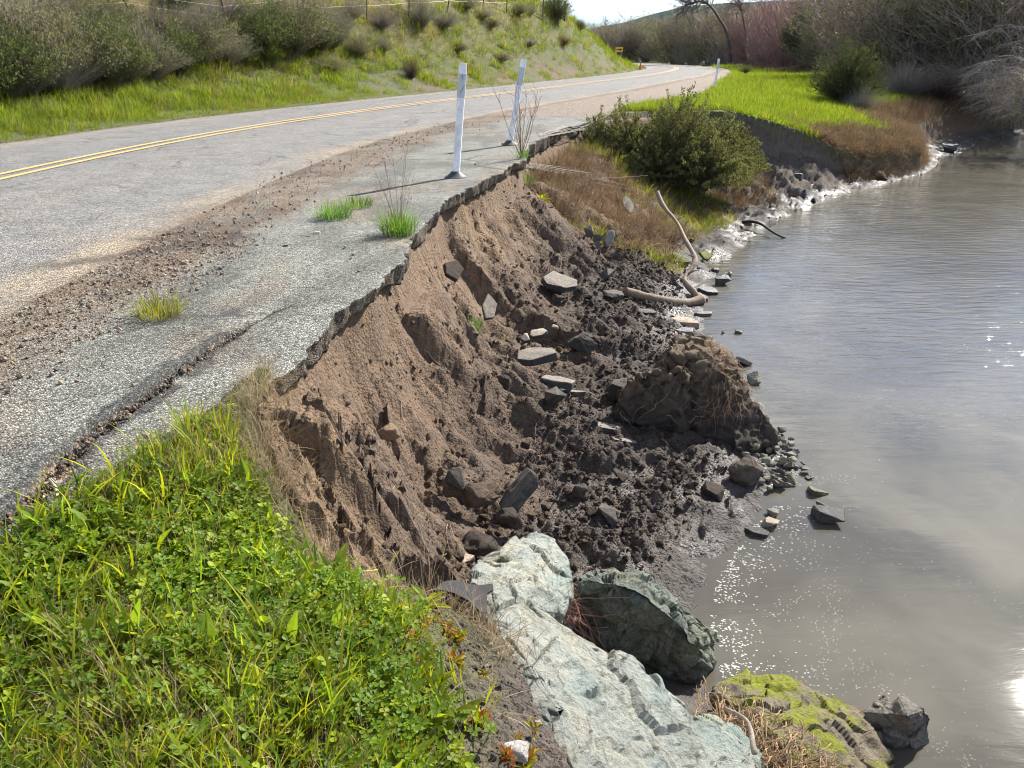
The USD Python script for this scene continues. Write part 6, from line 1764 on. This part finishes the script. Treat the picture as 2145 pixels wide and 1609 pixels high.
# ------------------------------------------------------------------ trees and thickets along the creek
def willow(seed, H_, R_, stems_, tw_col, tip_col, lcols, leafn, droop=0.0, spread=.5, sub=(9, 7)):
    r = np.random.default_rng(seed)
    tr_, br, bc, lv, lc = [], [], [], [], []
    tips = []
    for k in range(stems_):
        a = k * 2.4 + r.normal() * .4; rho = spread * R_ * math.sqrt(r.random())
        top_ = np.array([math.cos(a) * rho, math.sin(a) * rho, H_ * r.uniform(.6, .95)])
        u = np.linspace(0, 1, 7)[:, None]
        p = top_ * np.c_[u ** 1.2, u ** 1.2, u] + np.c_[r.normal(size=(7, 2)) * .035 * H_ * u, np.zeros(7)]
        p[0, :2] += r.normal(size=2) * .12
        r0 = .012 * H_ * r.uniform(.7, 1.2)
        tr_.append(tube(p, np.linspace(r0, r0 * .3, 7), 5))
        for j in range(sub[0]):
            i = r.integers(0, 6); fr_ = r.random(); s0 = p[i] * (1 - fr_) + p[i + 1] * fr_
            d = np.array([math.cos(a) * .4 + r.normal() * .75, math.sin(a) * .4 + r.normal() * .75, .85 - droop]); d /= np.linalg.norm(d)
            l = H_ * r.uniform(.18, .36)
            mid_ = s0 + d * l * .5 + r.normal(size=3) * .03 * l
            e_ = s0 + d * l + np.array([0, 0, .12 * l - droop * .5 * l])
            br.append(tube([s0, mid_, e_], [r0 * .32, r0 * .2, r0 * .1], 3)); bc.append((len(br[-1][0]), 0))
            for m in range(sub[1]):
                q0 = [s0, mid_, e_][1] * (1 - (f2 := r.random())) + e_ * f2
                d2 = d * .6 + np.array([r.normal() * .6, r.normal() * .6, .55 - droop * 1.2]); d2 /= np.linalg.norm(d2)
                l2 = H_ * r.uniform(.08, .2)
                e2 = q0 + d2 * l2
                e3 = e2 + (d2 + r.normal(size=3) * .5) * l2 * .5 - np.array([0, 0, droop * .3 * l2])
                br.append(tube([q0, e2, e3], [r0 * .12, r0 * .085, r0 * .05], 3)); bc.append((len(br[-1][0]), 1))
                tips.append((q0, e2, e3))
    tp = np.array(tips)
    if leafn:
        m = leafn
        i = r.integers(0, len(tp), m); u = r.random((m, 1))
        c = tp[i, 0] * (1 - u) + tp[i, 2] * u + r.normal(size=(m, 3)) * .02 * H_
        d = r.normal(size=(m, 3)); d /= np.linalg.norm(d, axis=1, keepdims=True)
        w = np.cross(d, r.normal(size=(m, 3))); w /= np.linalg.norm(w, axis=1, keepdims=True)
        ll = .022 * H_ * r.uniform(.5, 1.3, (m, 1))
        lv = np.stack([c - w * ll * .3, c + d * ll * .6 - w * ll * .3, c + d * ll, c + d * ll * .5 + w * ll * .35], 1).reshape(-1, 3)
        cc = np.repeat(np.array(lcols)[r.integers(0, len(lcols), m)] * r.uniform(.7, 1.3, (m, 1)), 4, 0)
    cols = np.concatenate([np.broadcast_to(np.array(tip_col if k_ else tw_col) * r.uniform(.75, 1.25), (n_, 3)) for n_, k_ in bc])
    trunk = join(tr_); crown = join(br)
    out = [('trunk', trunk, np.broadcast_to(np.array(tw_col) * .8, (len(trunk[0]), 3)), twig_look), ('crown', crown, cols, twig_look)]
    if leafn:
        i = np.arange(len(lv) // 4)[:, None] * 4
        out.append(('leaves', (lv, np.vstack([i + [0, 1, 2], i + [0, 2, 3]])), cc, shrub_look))
    return out


LV = [(.11, .10, .04), (.14, .11, .05), (.085, .085, .035)]
TK = {
    'grey': willow(501, 6, 2.7, 20, (.24, .195, .16), (.33, .27, .22), LV, 4500, .05, 1.0, (12, 9)),
    'red': willow(502, 6, 2.7, 20, (.22, .155, .14), (.30, .175, .155), [(.16, .09, .07), (.14, .11, .06)], 3000, 0.0, 1.0, (12, 9)),
    'olive': willow(503, 5, 2.5, 20, (.23, .19, .145), (.29, .25, .165), [(.13, .135, .05), (.17, .155, .07), (.10, .105, .04)], 8000, .05, 1.0, (11, 8)),
    'droop': willow(504, 5, 3.0, 13, (.25, .205, .165), (.33, .275, .225), LV, 2500, .75, 1.0, (10, 9)),
}
ever = shrub(505, 5.5, 2.2, 420, 60, .14, [(.04, .052, .022), (.055, .068, .026), (.035, .045, .02)], (.09, .07, .055), .7, 1.0, .3, True, .02)
TH = {'grey': 6, 'red': 6, 'olive': 5, 'droop': 5, 'ever': 5.5}
TREES = [
    ('olive', 1246, 128, 150, 66, 'leftmost grey-brown thicket bush at the bend beside the arrow sign'), ('grey', 1282, 128, 146, 60, 'grey-brown thicket bush right of the arrow sign'), ('olive', 1318, 128, 150, 52, 'tallest rounded thicket bush behind the bend'), ('grey', 1352, 128, 146, 56, 'grey thicket bush above the far end of the road'), ('olive', 1388, 130, 140, 62, 'low rounded thicket bush before the green hill'),
    ('olive', 1415, 130, 122, 46, 'olive thicket bush under the leaning bare tree, left part'), ('grey', 1452, 130, 118, 40, 'grey thicket bush under the leaning bare tree, middle part'), ('olive', 1490, 130, 112, 34, 'olive thicket bush left of the leaning trunk'), ('grey', 1530, 128, 106, 28, 'grey thicket bush right of the leaning trunk'), ('red', 1572, 128, 100, 30, 'reddish thicket bush behind the road end'),
    ('red', 1605, 128, 88, 44, 'low reddish bush beside the far marker post'), ('red', 1648, 126, 80, 8, 'tall maroon willow left of the dark evergreen'), ('ever', 1690, 126, 70, 22, 'dark evergreen tree among the maroon willows'), ('olive', 1735, 124, 66, 18, 'yellow-green leafed bush right of the dark evergreen'), ('red', 1705, 124, 90, -12, 'maroon willow rising behind the dark evergreen'),
    ('red', 1770, 122, 72, -20, 'maroon willow in the middle of the thicket'), ('red', 1832, 122, 66, -28, 'tallest maroon willow right of the middle'), ('grey', 1800, 128, 52, 2, 'grey willow behind the round dark bush'), ('grey', 1868, 140, 48, -40, 'grey willow with visible stems left of the tall right-hand ones'), ('olive', 1925, 150, 46, -50, 'grey-olive willow above the grey brush'),
    ('grey', 1985, 160, 44, -60, 'large grey willow near the right corner'), ('olive', 2050, 165, 42, -70, 'large olive willow second from the right edge'), ('grey', 2120, 170, 40, -80, 'large grey willow cut by the right edge'), ('red', 1950, 130, 62, -30, 'reddish willow behind the grey willows at the right'), ('red', 2080, 130, 60, -40, 'reddish willow behind the last willows at the right'),
    ('droop', 2075, 210, 34, 105, 'drooping bare willow reaching over the water at the right'), ('droop', 2150, 235, 30, 90, 'drooping bare willow cut by the right edge over the water'), ('droop', 1985, 200, 39, 120, 'drooping bare willow behind the mud flat'), ('droop', 2190, 150, 36, 20, 'tall drooping willow at the right edge behind the others'),
    ('olive', 1545, 128, 135, 60, 'low olive bush far behind the road end'), ('grey', 1610, 128, 130, 30, 'grey willow far behind the reddish bushes'),
    ('grey', 1300, 128, 175, 62, 'grey willow in the second row behind the bend'), ('olive', 1370, 128, 170, 66, 'olive willow in the second row behind the bend'), ('grey', 1265, 128, 180, 66, 'farthest grey willow seen past the hill foot'),
    ('olive', 2260, 170, 34, -60, 'willow mostly outside the right edge'), ('grey', 2330, 200, 28, -60, 'willow beyond the right edge'), 
]
TREES = [t for t in TREES if t[1] < 2200]
firstT = {}
for k, (kind, cx, by, yd, ty, lab) in enumerate(TREES):
    b = at_y(cx, by, yd); b[2] = float(ground(np.array([b[0]]), np.array([b[1]]))[0]); b[2] = max(b[2], -.6)
    top_ = at_y(cx, ty, yd)[2]
    sink = 0.0 if kind in ('ever', 'droop') else 0.17 * (top_ - b[2])
    b[2] -= sink
    sc = max(1.0, top_ - b[2]) / TH[kind] * 1.08
    sxy = sc * (1.0 if kind in ('ever', 'droop') else 1.15) * rs.uniform(.95, 1.2)
    t_ = thing({'grey': 'grey_willow', 'red': 'red_willow', 'olive': 'olive_willow', 'droop': 'drooping_willow', 'ever': 'evergreen_tree'}[kind], lab, 'tree', b - [0, 0, .1], rs.uniform(0, 6.28), (sxy, sxy, sc), None, firstT.get(kind))
    if kind not in firstT:
        firstT[kind] = t_
        if kind == 'ever':
            obj('trunk', ever[0][0], twig_look, t_, ever[0][1]); obj('crown', ever[1][0], shrub_look, t_, ever[1][1])
        else:
            for nm, m, c, mat in TK[kind]:
                obj(nm, m, mat, t_, c)

# two bare trees over the thicket
def bare_tree(name, label, path, yd, r0, seed, nb):
    r = np.random.default_rng(seed)
    pts = np.array([at_y(a, b_, yd) for a, b_ in path])
    t_ = thing(name, label, 'tree', (pts[0, 0], pts[0, 1], 0))
    pts = pts - [pts[0, 0], pts[0, 1], 0]
    c, s_, L_ = smooth_curve(pts, .3)
    obj('trunk', tube(c, np.linspace(r0, r0 * .35, len(c)), 7), twig_look, t_, (.085, .068, .055))
    br = []
    for k in range(nb):
        i = r.integers(len(c) // 2, len(c)); p = c[i].copy(); d = c[min(i, len(c) - 1)] - c[i - 2]; d /= np.linalg.norm(d)
        d = d + r.normal(size=3) * .7; d[2] += .25
        rad_ = r0 * .3
        def grow(p, d, l, rad_, lev):
            q = [p]
            for j in range(3):
                d = d + r.normal(size=3) * .22; d /= np.linalg.norm(d)
                p = p + d * l / 3; q.append(p)
            br.append(tube(q, np.linspace(rad_, rad_ * .5, 4), 3))
            if lev:
                for j in range(4):
                    grow(q[r.integers(1, 4)], d + r.normal(size=3) * .6 + [0, 0, -.05], l * .62, rad_ * .5, lev - 1)
        grow(p, d / np.linalg.norm(d), r.uniform(.9, 2.2), rad_, 2)
    obj('crown', join(br), twig_look, t_, (.10, .08, .066))


bare_tree('bare_tree', 'dark bare tree leaning left over the thicket', [(1530, 130), (1525, 80), (1510, 45), (1492, 17), (1462, 4), (1432, 14)], 100.0, .20, 5, 44)
bare_tree('bare_tree', 'upright bare tree right of the leaning one', [(1566, 130), (1562, 70), (1556, 35), (1548, 0), (1538, -30)], 96.0, .15, 6, 36)
